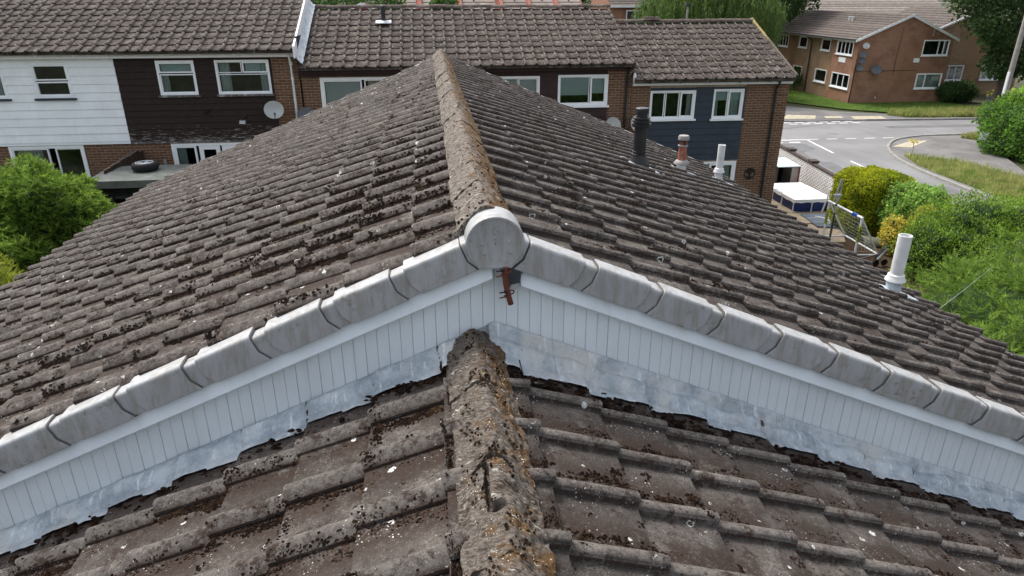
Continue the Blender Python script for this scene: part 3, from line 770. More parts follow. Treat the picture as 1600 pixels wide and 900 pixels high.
    for x, y, H, lb in ((4.57, 10.33, .60, 'short white vent pipe with lead sleeve, farthest along the roof edge'), (4.48, 5.72, .63, 'tall white vent pipe with lead sleeve at the near roof edge')):
        q = vent(x, y, (
            ('pipe', [(.050, .15), (.052, H), (.044, H), (.043, H - .06)], 'white_pipe'),
            ('lead_sleeve', [(.060, -.06), (.058, .175), (.054, .18)], 'lead'),
            ('collar', [(.080, .165), (.078, .18), (.066, .20), (.064, .225), (.054, .235)], 'white_pipe')), lb, 'vent_pipe', 1.2 if y < 7 else 1.1)
        slate(q, x + .07, y, .40, .28)
    return h

def mast_bracket():
    x, y, z = .300, 2.846, 5.90
    e = empty('aerial_bracket', (x, y, z - .17), 'rusty aerial mast bracket with clamp bolts hanging under the round gable cap', 'bracket')
    m = MB(); m.prism([(x - .01, 2.842, 6.0), (x + .03, 2.842, 6.0), (x + .098, 2.842, 5.965), (x + .103, 2.842, 5.915), (x + .080, 2.842, 5.885), (x + .070, 2.842, 5.825), (x + .02, 2.842, 5.822), (x - .005, 2.842, 5.93)], (0, -.004, 0))
    m.build('plate', M['dark_metal'], e)
    b = MB(); b.lathe((x + .085, 2.837, 5.925), [(.006, 0), (.006, .004)], 8, axis=(0, -1, 0)); b.build('rivet', M['galv'], e)
    c = MB(); c.prism([(x + .03, 2.836, 5.835), (x + .07, 2.836, 5.842), (x + .066, 2.836, 5.818), (x + .044, 2.836, 5.806), (x + .03, 2.836, 5.812)], (0, -.003, 0)); c.build('peeling_zinc', M['galv'], e)
    p0, p1 = Vector((x + .005, 2.822, 5.925)), Vector((x + .030, 2.822, 5.745)); path = [p0.lerp(p1, t) + Vector((-.007 * math.sin(t * math.pi), 0, 0)) for t in np.linspace(0, 1, 9)]
    m = MB(); m.tube(path, [.013, .0135, .014, .0145, .014, .013, .0125, .0125, .013], 12); m.build('mast_stub', M['rust'], e, smooth=50)
    for k, t in enumerate((.10, .68)):
        c = p0.lerp(p1, t); m = MB()
        m.tube([c + Vector((.018 * math.cos(a) + .004, .004 * math.sin(2 * a), .006 * math.cos(a))) + Vector((0, .018 * math.sin(a), 0)) for a in np.linspace(0, 2 * math.pi, 14, endpoint=False)], .0035, 6, closed=True)
        cl = m.build('clamp', M['rust'], e, smooth=50)
        for dz, mt in ((.010, 'ink'), (-.012, 'rust')):
            q = c + Vector((-.008, -.012, dz)); bm = MB(); bm.cyl(q, q + Vector((-.038, -.008, -.002 + dz * .2)), .0032, n=8); bm.cyl(q + Vector((-.008, 0, 0)), q + Vector((-.016, 0, 0)), .0075, n=6); bm.build('bolt', M[mt], cl, smooth=40)
    return e

def near_house():
    NX, ZA, Y1 = .17, 5.482, 2.86
    h = empty('house', (NX, -1.5, .3), 'house with lower moss and lichen covered tiled roof in the foreground', 'house')
    XR, XL = 5.15, -4.85; Yb = -6.0
    w = MB(); w.box(XL + .35, XR - .35, Yb + .2, Y1 + .1, 0, ZA - TA * 4.9 - .02); w.build('wall', M['brick_plain'], h)
    rf = MB()
    for xe in (XR - .06, XL + .06):
        ze = ZA - TA * abs(xe - NX); rf.prism([(NX, Yb, ZA), (xe, Yb, ze), (xe, Yb, ze - .05), (NX, Yb, ZA - .05)], (0, Y1 - Yb, 0))
    roof = rf.build('roof', M['tarred'], h)
    cover = .31; ncol = 10
    A = tile_roof(roof, (NX + 14.55 * GA * CA, Y1 - .035 - ncol * cover, ZA - TA * 14.55 * GA * CA), (0, 1, 0), (-CA, 0, SA), ncol + 1, 15, cover, GA, M['tile_near'], 150, jit=1.3, sag=.006, cut=.42, shift=False)
    B = tile_roof(roof, (NX - 14.45 * GA * CA, Y1 + .04, ZA - TA * 14.45 * GA * CA), (0, -1, 0), (CA, 0, SA), ncol, 15, cover, GA, M['tile_near'], 150, jit=1.3, sag=.006, cut=.42, shift=False)
    for its, right in ((A, 1), (B, 0)):
        for (hid, d, p, Bm) in its:
            if hid: continue
            q = max(0, p.y - 1.6)
            nr = math.exp(-abs(p.x - NX) / .9)
            if right: moss_tile(p, Bm, 8 + 12 * nr, .12, .85, 1.0)
            else: moss_tile(p, Bm, 8 + 7 * nr, .11, 1.15, 1.0); moss_tile(p, Bm, .8, .12, 1.6, 1.0)
    for k in range(220):     # moss packed against the flashing edge
        sx = random.choice((1, 1, -1)); s = random.uniform(.12, 4.2); x = NX + sx * s; y = 2.685 + random.gauss(0, .022) - (.05 * max(0, 1 - s / 1.1) if sx > 0 else -.02)
        zz = ZA - TA * s + .05
        for j in range(4):
            r_ = random.uniform(.006, .016); moss_blob((x + random.gauss(0, .02), y + random.gauss(0, .012), zz + random.uniform(-.005, .008)), Matrix.Identity(3), r_ * 1.3, r_, r_ * .6)
    for k in range(1300):
        t = random.gauss(0, .5); y = random.uniform(1.0, 2.85)
        if abs(t) > .97 or noise.noise(Vector((t * 2.2 + 5, y * 6, 0))) < .05: continue
        s = random.uniform(.0025, .0065); moss_blob((NX + .135 * t, y, 5.610 - .11 * abs(t) ** 1.35 + .004), Matrix.Identity(3), s, s * random.uniform(1, 1.8), s * 1.1)
    moss_build('moss', 'brown and black moss tufts on the foreground roof tiles', (NX, 1.5, 5.4))
    def gap(p, t):
        # an open chevron crack where two ridge tiles have parted, a split below it and a hole where the mortar is gone
        c = 1.925 - .075 * abs(t + .1); k = 0
        if -.62 < t < .45 and c - .022 < p.y < c: k -= .07
        if 1.665 < p.y < 1.90 and abs(p.x - (NX - .040 + .014 * noise.noise(Vector((p.y * 16, 0, 0))))) < .0075: k -= .05
        q = Vector((p.x - (NX - .018), p.y - 1.655, 0)); e = (q.x / .032) ** 2 + (q.y / .026) ** 2
        if e < 1: k -= .09 * (1 - e * e)
        return k
    ridge_run(h, NX, -3.0, 0.52, 5.606, .135, .11, M['ridge_near'], amp=.010)
    ridge_run(h, NX, .52, 2.872, 5.610, .135, .11, M['ridge_near'], seg=.4705, nu=80, nv=120, amp=.012, hole=gap)
    return h
main_house(); mast_bracket(); near_house()

# ------------------------------------------------------------------ building parts shared by the houses
def wall_with_holes(mb, F, a0, a1, z0, z1, holes, d=0.0, thick=.12):
    As = sorted({a0, a1, *[min(max(v, a0), a1) for h in holes for v in h[:2]]}); Zs = sorted({z0, z1, *[min(max(v, z0), z1) for h in holes for v in h[2:4]]})
    for i in range(len(As) - 1):
        for j in range(len(Zs) - 1):
            am, zm = (As[i] + As[i + 1]) / 2, (Zs[j] + Zs[j + 1]) / 2
            if any(h[0] < am < h[1] and h[2] < zm < h[3] for h in holes): continue
            mb.quad(F.p(As[i], d, Zs[j]), F.p(As[i + 1], d, Zs[j]), F.p(As[i + 1], d, Zs[j + 1]), F.p(As[i], d, Zs[j + 1]))
    for h in holes:      # reveals
        a, b, c, e = max(h[0], a0), min(h[1], a1), max(h[2], z0), min(h[3], z1)
        if b <= a or e <= c: continue
        for p, q in (((a, c), (b, c)), ((b, c), (b, e)), ((b, e), (a, e)), ((a, e), (a, c))):
            mb.quad(F.p(p[0], d, p[1]), F.p(q[0], d, q[1]), F.p(q[0], d - thick, q[1]), F.p(p[0], d - thick, p[1]))
def brickwork(parent, F, zones, holes, mat, proud=.006, name='brickwork'):
    Vs, Fs, n = [], [], 0
    for a0, a1, z0, z1 in zones:
        row = 0; z = z0
        while z < z1 - .02:
            zt = min(z + .065, z1); a = a0 - (.1125 if row % 2 else 0)
            while a < a1 - .01:
                b0, b1 = max(a, a0), min(a + .215, a1); a += .225
                if b1 - b0 < .03: continue
                if any(h[0] < b1 and b0 < h[1] and h[2] < zt and z < h[3] for h in holes):
                    # trim against an opening
                    done = False
                    for h in holes:
                        if h[2] < zt and z < h[3]:
                            if b0 < h[0] < b1: b1 = h[0]; done = True
                            elif b0 < h[1] < b1: b0 = h[1]; done = True
                            elif h[0] <= b0 and b1 <= h[1]: b1 = b0; done = True
                    if b1 - b0 < .03: continue
                pr = proud + random.uniform(-.0015, .002)
                P = [F.p(b0, 0, z), F.p(b1, 0, z), F.p(b1, 0, zt), F.p(b0, 0, zt), F.p(b0 + .003, pr, z + .003), F.p(b1 - .003, pr, z + .003), F.p(b1 - .003, pr, zt - .003), F.p(b0 + .003, pr, zt - .003)]
                Vs += [tuple(q) for q in P]
                Fs += [(n + 4, n + 5, n + 6, n + 7), (n, n + 1, n + 5, n + 4), (n + 1, n + 2, n + 6, n + 5), (n + 2, n + 3, n + 7, n + 6), (n + 3, n, n + 4, n + 7)]; n += 8
            z += .075; row += 1
    if n:
        o = np_mesh(name, np.array(Vs, dtype=np.float32), np.array(Fs, dtype=np.int32), mat, parent); o['kind'] = 'stuff'
def planks(parent, F, a0, a1, z0, z1, pitch, holes, mat, d0=.012, d1=.034, name='plank'):
    z = z1
    while z > z0 + .03:
        zb = max(z - pitch, z0); segs = [(a0, a1)]
        for h in holes:
            if h[2] < z - .004 and zb + .004 < h[3]:
                ns = []
                for s0, s1 in segs:
                    if h[1] <= s0 or h[0] >= s1: ns.append((s0, s1)); continue
                    if h[0] > s0: ns.append((s0, h[0]))
                    if h[1] < s1: ns.append((h[1], s1))
                segs = ns
        # openings that end inside this board's height cut it in two
        for s0, s1 in segs:
            if s1 - s0 < .01: continue
            mb = MB(); w = random.uniform(-.001, .001); p = F.p; g = .004
            mb.hexa([p(s0, d1 + w, zb + g), p(s1, d1 + w, zb + g), p(s1, 0.002, zb + g), p(s0, 0.002, zb + g), p(s0, d0 + w, z + .008), p(s1, d0 + w, z + .008), p(s1, 0.002, z + .008), p(s0, 0.002, z + .008)])
            mb.build(name, mat, parent)
        z = zb
def window(parent, F, a0, a1, z0, z1, cells, sill=None, curtains=(), blinds=(), fr=.05, depth=.03, open_cell=None, frame='upvc_win', name='window'):
    """cells: rectangles in 0..1 of the opening, each with its own sash and pane"""
    m = MB(); d1, d0 = depth, -.05; W, H = a1 - a0, z1 - z0
    F.box(m, a0, a0 + fr, d0, d1, z0, z1); F.box(m, a1 - fr, a1, d0, d1, z0, z1)
    F.box(m, a0 + fr, a1 - fr, d0, d1, z1 - fr, z1); F.box(m, a0 + fr, a1 - fr, d0, d1, z0, z0 + fr)
    win = m.build(name, M[frame], parent, bevel=0)
    ia, iz, iw, ih = a0 + fr, z0 + fr, W - 2 * fr, H - 2 * fr
    for k, c in enumerate(cells):
        c0, c1, e0, e1 = ia + iw * c[0], ia + iw * c[1], iz + ih * c[2], iz + ih * c[3]; sb = c[4] if len(c) > 4 else .035
        s = MB(); dd = .018 if sb > .03 else -.005
        F.box(s, c0, c0 + sb, -.04, dd, e0, e1); F.box(s, c1 - sb, c1, -.04, dd, e0, e1); F.box(s, c0 + sb, c1 - sb, -.04, dd, e0, e0 + sb); F.box(s, c0 + sb, c1 - sb, -.04, dd, e1 - sb, e1)
        so = s.build('sash', M[frame], win)
        g = MB(); F.box(g, c0 + sb - .004, c1 - sb + .004, -.018, -.012, e0 + sb - .004, e1 - sb + .004); g.build('pane', M['glass'], win)
    r = MB(); D = -.85
    P = F.p
    r.quad(P(a0, D, z0), P(a1, D, z0), P(a1, D, z1), P(a0, D, z1))
    for u, v in (((a0, z0), (a1, z0)), ((a1, z0), (a1, z1)), ((a1, z1), (a0, z1)), ((a0, z1), (a0, z0))): r.quad(P(u[0], -.051, u[1]), P(v[0], -.051, v[1]), P(v[0], D, v[1]), P(u[0], D, u[1]))
    r.build('room_lining', M['room'], win, fix=False)
    for c in curtains:        # (left, right, low, high) as fractions
        m = MB()
        def fn(u, v, c=c): 
            a = ia + iw * (c[0] + (c[1] - c[0]) * u); return P(a, -.12 + .028 * math.sin(u * (c[1] - c[0]) * iw * 62 + v), iz + ih * (c[2] + (c[3] - c[2]) * v))
        m.grid(fn, max(12, int((c[1] - c[0]) * iw * 60)), 3); m.build('curtain', M['curtain'], win, smooth=60, fix=False)
    for b in blinds:
        m = MB(); F.box(m, ia + iw * b[0], ia + iw * b[1], -.085, -.08, iz + ih * b[2], iz + ih * b[3]); m.build('blind', M['blind'], win)
    if sill:
        m = MB(); F.box(m, a0 - .05, a1 + .05, .005, .085, z0 - .055, z0 - .003); m.build('sill', M[sill], win, bevel=.004)
    return win
def pipe_run(parent, pts, r, mat, name='downpipe', clips=()):
    m = MB(); m.tube(pts, r, 12); o = m.build(name, mat, parent, smooth=50)
    for c in clips:
        q = MB(); q.cyl((c[0], c[1], c[2]), (c[0], c[1], c[2] + .05), r * 1.25, n=12); q.build('pipe_clip', mat, o, smooth=40)
    return o

def terrace_house(label, a0, a1, zg, ze, mat_gutter, fascia, zones, clad, windows, extra_holes=(), ncol=None, seed=1):
    """one house of the row behind; front wall on y = 20, seen square on"""
    YW = 20.0; F = Fr((0, YW, 0), (1, 0, 0), (0, -1, 0)); cx = (a0 + a1) / 2
    h = empty('terraced_house', (cx, YW + 3, zg), label, 'house')
    holes = [(w['a'][0], w['a'][1], w['z'][0], w['z'][1]) for w in windows] + list(extra_holes)
    m = MB(); wall_with_holes(m, F, a0, a1, zg - .6, ze - .02, holes)
    YB = 26.1
    m.quad((a0, YW, zg - .6), (a0, YB, zg - .6), (a0, YB, ze - .02), (a0, YW, ze - .02)); m.quad((a1, YW, zg - .6), (a1, YW, ze - .02), (a1, YB, ze - .02), (a1, YB, zg - .6)); m.quad((a0, YB, zg - .6), (a1, YB, zg - .6), (a1, YB, ze - .02), (a0, YB, ze - .02))
    yr = 23.05
    for x in (a0 + .003, a1 - .003): m.add([(x, YW, ze - .02), (x, YB, ze - .02), (x, yr, ze + TA * 3.4 - .05)], [(0, 1, 2)])
    m.build('wall', M['mortar'], h, fix=False)
    brickwork(h, F, zones, holes, M['brick'])
    if a1 > 10:       # the exposed end wall
        F2 = Fr((a1, 0, 0), (0, 1, 0), (1, 0, 0)); brickwork(h, F2, [(YW, YB, zg - .3, ze - .03)], [], M['brick'], name='end_brickwork')
    for c in clad:
        bk = MB(); wall_with_holes(bk, F, c['a'][0], c['a'][1], c['z'][0], c['z'][1], holes, d=.003, thick=.004); ob = bk.build('cladding', M[c['mat']], h, fix=False)
        if c.get('label'): lab(ob, c['label'])
        planks(ob, F, c['a'][0], c['a'][1], c['z'][0], c['z'][1], c['pitch'], holes, M[c['mat']])
        if c.get('trim'):
            t = MB(); F.box(t, c['a'][0], c['a'][1], .003, .05, c['z'][0] - .045, c['z'][0] - .002); t.build('base_trim', M[c['trim']], h)
    for w in windows:
        window(h, F, w['a'][0], w['a'][1], w['z'][0], w['z'][1], w['cells'], w.get('sill'), w.get('curtains', ()), w.get('blinds', ()), fr=w.get('fr', .05), name=w.get('name', 'window'))
    # fascia, soffit, gutter
    f = MB(); F.box(f, a0, a1, .16, .19, ze - .16, ze - .01); F.box(f, a0, a1, .0, .16, ze - .165, ze - .15); f.build('fascia', M[fascia], h)
    zgut = ze - .035
    prof = [(.055 * math.cos(a), .05 * math.sin(a)) for a in np.linspace(math.pi, 2 * math.pi, 9)]
    ring = [(YW - .255 + u, zgut + v) for u, v in prof] + [(YW - .255 + u * .9, zgut + v * .9) for u, v in prof[::-1]]
    g = MB(); g.prism([(a0, y, z) for y, z in ring], (a1 - a0, 0, 0)); go = g.build('gutter', M[mat_gutter], h, smooth=40)
    for k in range(int((a1 - a0) / .9)):
        b = MB(); x = a0 + .45 + .9 * k; b.box(x - .012, x + .012, YW - .313, YW - .19, zgut - .06, zgut + .006); b.build('gutter_bracket', M[mat_gutter], go)
    # roof
    ye = 19.62; zt = ze - .01
    rf = MB(); zr = zt + TA * (yr - ye)
    rf.prism([(a0, ye + .05, zt + TA * .05), (a0, yr, zr), (a0, 2 * yr - ye, zt), (a0, 2 * yr - ye, zt - .05), (a0, yr, zr - .05), (a0, ye + .05, zt - .05)], (a1 - a0, 0, 0))
    roof = rf.build('roof', M['tile_far'], h)
    n = ncol or round((a1 - a0) / .302); cov = (a1 - a0) / n
    g_ = (yr - ye) / CA / 10.35
    tile_roof(roof, (a0, ye, zt), (1, 0, 0), (0, CA, SA), n, 10, cov, g_, M['tile_far'], 300, jit=1.6, sag=.015, prof=PROF_FAR)
    its = []
    x = a0
    while x < a1 - .05:
        xe = min(x + .455, a1); mb = MB(); dz = random.gauss(0, .006)
        def fn(u, v, x=x, xe=xe):
            t = (u - .5) * math.pi * .94; p = Vector((x + .003 + (xe - x - .006) * v, yr + .125 * math.sin(t), zr + .02 + dz + .105 * math.cos(t)))
            return p + Vector((0, math.sin(t), math.cos(t))) * (.010 * noise.fractal(p * 14, .9, 2, 3))
        mb.grid(fn, 10, 9); mb.build('ridge_tile', M['ridge_far'], h, smooth=60, fix=False); x = xe
    return h, F
def T2(s=.5): return [(0, 1, 0, s - .01), (0, 1, s + .01, 1)]

# white-clad house, far left
hw, F = terrace_house('terraced house with white plastic cladding, leftmost in the row behind', -13.1, -8.21, .95, 5.66, 'white_paint', 'white_paint',
    [(-13.1, -8.21, 1.9, 3.24)], [dict(a=(-13.1, -8.21), z=(3.30, 5.49), pitch=.2165, mat='clad_white', trim='clad_white')],
    [dict(a=(-10.31, -9.37), z=(4.50, 5.40), cells=[(0, 1, 0, .46), (0, 1, .50, 1)], sill='sill_dark', fr=.06),
     dict(a=(-12.30, -10.99), z=(4.50, 5.40), cells=[(0, .49, 0, 1), (.51, 1, 0, 1)], sill='sill_dark', curtains=((.6, 1, 0, 1),)),
     dict(a=(-11.38, -9.46), z=(1.05, 3.24), cells=[(0, .52, 0, 1), (.62, 1, 0, 1)], curtains=((.05, .40, 0, 1),), fr=.07, name='patio_door')])
# brown-clad house
hb, F = terrace_house('terraced house with peeling dark brown timber cladding and satellite dish', -8.20, -3.50, .95, 5.66, 'white_paint', 'white_paint',
    [(-4.17, -3.50, 1.9, 5.48), (-8.2, -4.17, 1.9, 3.24)], [dict(a=(-8.20, -4.18), z=(3.29, 5.47), pitch=.168, mat='clad_brown', trim='sill_peel', label='dark brown boards with paint peeling to pale wood low down')],
    [dict(a=(-7.17, -6.19), z=(4.53, 5.42), cells=[(0, 1, .0, .62, .03), (0, 1, .66, 1)], sill='sill_peel', curtains=((.0, .2, 0, .62),), blinds=((.04, .96, .70, .96),)),
     dict(a=(-5.66, -4.25), z=(4.53, 5.42), cells=[(0, 1, 0, .60, .02), (0, .48, .64, 1, .02), (.50, 1, .64, 1)], sill='sill_peel', curtains=((.02, .22, 0, 1), (.82, 1, 0, 1)), blinds=((.54, .84, .66, .98),)),
     dict(a=(-7.17, -5.10), z=(1.05, 3.22), cells=[(0, .30, 0, 1, .05), (.34, .63, 0, 1, .11), (.66, 1, 0, 1, .11)], curtains=((.02, .14, 0, 1),), fr=.07, name='patio_door')])
pipe_run(hb, [(-3.66, 19.76, 5.55), (-3.66, 19.90, 5.35), (-3.66, 19.94, 5.25), (-3.66, 19.94, 1.2)], .034, M['white_paint'], clips=[(-3.66, 19.94, 4.9), (-3.66, 19.94, 3.4)])
m = MB(); m.box(-3.70, -3.62, 19.90, 19.96, 5.28, 5.36); m.build('pipe_hopper', M['white_paint'], hb)
# stepped verge between the two roof levels: white boards, then lead
m = MB(); yA, yB = 19.55, 23.1
for x0, lo, hi in ((-3.50, .13, -.17),):
    zA = 5.65; m.prism([(-3.502, yA, zA + lo), (-3.502, yB, zA + TA * (yB - 19.62) + lo), (-3.502, yB, zA + TA * (yB - 19.62) + hi), (-3.502, yA, zA + hi)], (.05, 0, 0))
m.build('barge_board', M['white_paint'], hb)
m = MB()
def stepl(u, v):
    y = 19.60 + 3.4 * u; zl = 5.22 + TA * (y - 19.62); x = -3.449 + .16 * v + .015 * noise.noise(Vector((y * 6, 0, 0))) * v
    z = (zl + .30) * (1 - v) ** 2 + (zl + .125) * (1 - (1 - v) ** 2) + .012 * noise.noise(Vector((y * 9, v * 4, 0)))
    return Vector((x, y, z))
m.grid(stepl, 40, 8); o = m.build('step_flashing', M['lead'], hb, smooth=60, fix=False); o.modifiers.new('t', 'SOLIDIFY').thickness = .004
m = MB(); m.box(-3.50, -3.45, 19.99, 26, 4.9, 6.0); m.build('step_wall', M['tarred'], hb)

# middle pair
h1, F = terrace_house('terraced house of brown brick with one wide window, half hidden left of the central ridge', -3.44, 1.20, .5, 5.21, 'black_gutter', 'maroon',
    [(-3.44, 1.2, 1.9, 4.96)], [], [dict(a=(-2.95, -1.05), z=(3.95, 4.93), cells=[(0, .60, 0, 1, .04), (.64, 1, 0, 1, .03)], curtains=((.02, .12, 0, 1), (.70, .98, 0, 1)), blinds=((.03, .58, .0, .95),), fr=.07)])
m = MB(); F.box(m, -3.44, 1.2, .004, .10, 4.965, 5.05); m.build('head_board', M['maroon'], h1)
h2, F = terrace_house('terraced house with maroon boards round its windows, right of the central ridge', 1.20, 5.86, .5, 5.21, 'black_gutter', 'maroon',
    [(5.18, 5.86, 1.9, 5.05)], [dict(a=(1.2, 5.17), z=(2.9, 5.05), pitch=.165, mat='maroon')],
    [dict(a=(1.95, 3.17), z=(4.02, 4.90), cells=[(0, .48, 0, 1, .02), (.5, 1, 0, 1, .03)], blinds=((.02, .48, .3, 1), (.52, .98, .25, 1)), fr=.06),
     dict(a=(3.70, 5.17), z=(4.06, 4.92), cells=[(0, .64, 0, 1, .02), (.66, 1, 0, 1, .045)], blinds=((.01, .63, .30, 1), (.68, .98, .36, .97)), fr=.06, sill='upvc_win')])
pipe_run(h2, [(5.71, 19.76, 5.10), (5.71, 19.88, 4.95), (5.71, 19.94, 4.88), (5.71, 19.94, .6)], .034, M['black_gutter'], clips=[(5.71, 19.94, 4.6), (5.71, 19.94, 3.6)])
m = MB(); m.lathe((-1.22, 22.06, 6.12), [(.062, -.1), (.062, .42), (.072, .43), (.072, .60), (.06, .61)], 16); vp = m.build('vent_pipe', M['black_gutter'], h1, smooth=40); lab(vp, 'dark vent pipe near the ridge')
m = MB(); zf = lambda y: 5.20 + TA * (y - 19.62) + .13
m.add([(-1.45, 21.84, zf(21.84)), (-.99, 21.84, zf(21.84)), (-.99, 22.02, zf(22.02)), (-1.45, 22.02, zf(22.02))], [(0, 1, 2, 3)]); o = m.build('lead_apron', M['lead'], vp); o.modifiers.new('t', 'SOLIDIFY').thickness = .01
# navy house
h3, F = terrace_house('end terraced house with navy blue cladding and brown brick piers', 5.88, 10.72, .0, 4.77, 'black_gutter', 'white_paint',
    [(5.88, 6.44, .3, 4.6), (9.40, 10.72, -.2, 4.6), (6.44, 9.40, -.2, 2.30)], [dict(a=(6.45, 9.39), z=(2.34, 4.52), pitch=.198, mat='clad_navy')],
    [dict(a=(6.46, 7.84), z=(3.62, 4.44), cells=[(0, .31, 0, 1, .025), (.33, .66, 0, 1, .025), (.68, 1, 0, 1, .045)], curtains=((.86, 1, 0, 1),), fr=.05, sill='upvc_win'),
     dict(a=(8.39, 9.33), z=(3.60, 4.46), cells=[(0, .49, 0, 1, .025), (.51, 1, 0, 1, .045)], curtains=((.02, .2, 0, .65), (.55, .98, 0, .62)), blinds=((.03, .48, .62, 1), (.55, .97, .62, 1)), fr=.05, sill='upvc_win'),
     dict(a=(7.6, 9.36), z=(.25, 2.30), cells=[(0, .48, 0, 1, .06), (.52, 1, 0, 1, .06)], curtains=((.70, .95, 0, 1),), fr=.06, name='patio_door')], ncol=16)
pipe_run(h3, [(10.30, 19.76, 4.70), (10.30, 19.87, 4.55), (10.30, 19.94, 4.45), (10.30, 19.94, 2.9), (10.30, 19.94, .1)], .036, M['black_gutter'], clips=[(10.30, 19.94, 4.1), (10.30, 19.94, 2.85), (10.30, 19.94, 1.6)])
m = MB()   # mortar lump at the left end of the white fascia
def lump(u, v):
    t = u * 2 * math.pi; q = v * math.pi; p = Vector((5.89 + .05 * math.sin(q) * math.cos(t), 19.78 + .05 * math.sin(q) * math.sin(t), 4.84 + .14 * math.cos(q))); return p + p.normalized() * .02 * noise.noise(p * 20)
m.grid(lump, 14, 10); m.build('mortar_fillet', M['white_paint'], h3, smooth=60, fix=False)
m = MB()   # pointed verge, yellowed by lichen near the ridge
def verge(u, v):
    y = 19.6 + 3.5 * u; z = 4.77 + TA * (y - 19.62); return Vector((10.68 + .06 * v, y, z + .075 + .02 * math.sin(v * math.pi) + .02 * noise.noise(Vector((y * 8, v * 3, 0)))))
m.grid(verge, 50, 5)
t = NT('lichen_verge'); yy = t.n("SeparateXYZ", {0: t.pos()}).outputs[1]
cc = t.mix(t.ramp(t.math('ADD', t.math('MULTIPLY', t.noise(7, 5, .7), 1.6), yy), 22.2, 23.0), (.10, .082, .066), (.26, .20, .075)); t.bsdf(cc, .95, t.bump(t.noise(60, 4), .7, .01))
o = m.build('mortar_verge', t.mat, h3, smooth=60, fix=False); o.modifiers.new('t', 'SOLIDIFY').thickness = .03
# vent ridge piece
m = MB(); m.prism([(7.0, 22.90, 6.27), (7.0, 23.2, 6.27), (7.0, 23.12, 6.37), (7.0, 22.98, 6.37)], (.52, 0, 0)); m.build('ridge_vent', M['ridge_far'], h3, bevel=.01)

# ------------------------------------------------------------------ things fixed to the row of houses
def dish(loc, r, facing, label, mat='dish', group=None, arm=True, lnb=True):
    e = empty('satellite_dish', loc, label, 'satellite dish', group); c = Vector(loc); f = Vector(facing).normalized()
    u = f.cross(Vector((0, 0, 1))).normalized(); v = u.cross(f); m = MB(); n, k = 24, 6; P = []
    for side in (0, 1):
        for i in range(k + 1):
            q = i / k
            for j in range(n):
                a = 2 * math.pi * j / n; P.append(c + u * (r * q * math.cos(a)) + v * (r * .92 * q * math.sin(a)) + f * (.22 * r * q * q - (.012 if side else 0)))
    Fs = []
    for side in (0, 1):
        o = side * (k + 1) * n
        for i in range(k):
            for j in range(n): Fs.append((o + i * n + j, o + i * n + (j + 1) % n, o + (i + 1) * n + (j + 1) % n, o + (i + 1) * n + j))
    o = (k + 1) * n
    for j in range(n): Fs.append((k * n + j, k * n + (j + 1) % n, o + k * n + (j + 1) % n, o + k * n + j))
    m.add(P, Fs); m.build('reflector', M[mat], e, smooth=45)
    back = c - f * (.05 + r * .1)
    if arm:
        m = MB(); m.tube([c - f * .01, back, back + Vector((0, .22, 0)) if abs(f.y) > .3 else back + Vector((.2, 0, 0))], .018, 8); m.build('wall_mount', M['dark_metal'], e, smooth=40)
        m = MB(); tip = c + f * r * .9 - v * r * .62; m.tube([c - v * r * .9, c - v * r * .95 + f * r * .3, tip], .011, 8); a_ = m.build('feed_arm', M['dark_metal'], e, smooth=40)
        if lnb: m = MB(); m.cyl(tip, tip + (c - tip).normalized() * .09, .024, .03, n=12); m.build('receiver', M['dish_dark'], e, smooth=40)
    return e
dish((-4.20, 19.62, 4.14), .26, (.25, -1, .30), 'pale grey satellite dish on the brown brick pier beside brown cladding')
dish((-3.36, 19.70, 3.95), .26, (.3, -1, .7), 'dark satellite dish low beside the white downpipe, mostly behind the roof', 'dish_dark')
dish((5.30, 19.72, 3.52), .25, (.3, -1, .35), 'grey satellite dish just peeping over the roof below the maroon boards')
dish((6.04, 19.70, 3.55), .27, (.35, -1, .3), 'grey satellite dish beside the black boiler flue on navy house wall')
def wall_lamp(loc, label, big):
    e = empty('security_lamp', loc, label, 'lamp'); x, y, z = loc
    m = MB(); m.box(x - .04, x + .04, y - .012, y, z - .05, z + .05); m.build('backplate', M['black_plastic'], e, bevel=.004)
    m = MB(); m.tube([(x, y - .01, z), (x - .03, y - .08, z - .03), (x - .04, y - .11, z - .07)], .018, 8); m.build('arm', M['black_plastic'], e, smooth=40)
    m = MB()
    if big: m.hexa([(x - .12, y - .2, z - .16), (x + .04, y - .2, z - .16), (x + .04, y - .06, z - .13), (x - .12, y - .06, z - .13), (x - .11, y - .18, z - .08), (x + .03, y - .18, z - .08), (x + .03, y - .07, z - .07), (x - .11, y - .07, z - .07)])
    else: m.cyl((x - .04, y - .07, z - .05), (x - .06, y - .19, z - .09), .04, .045, n=14)
    m.build('lamp_head', M['galv'] if big else M['black_plastic'], e, bevel=.004)
wall_lamp((-5.98, 19.965, 4.16), 'small black round security light on the brown cladding', False)
wall_lamp((-5.08, 19.965, 3.92), 'security floodlight with pale head on the brown cladding under the wide window', True)
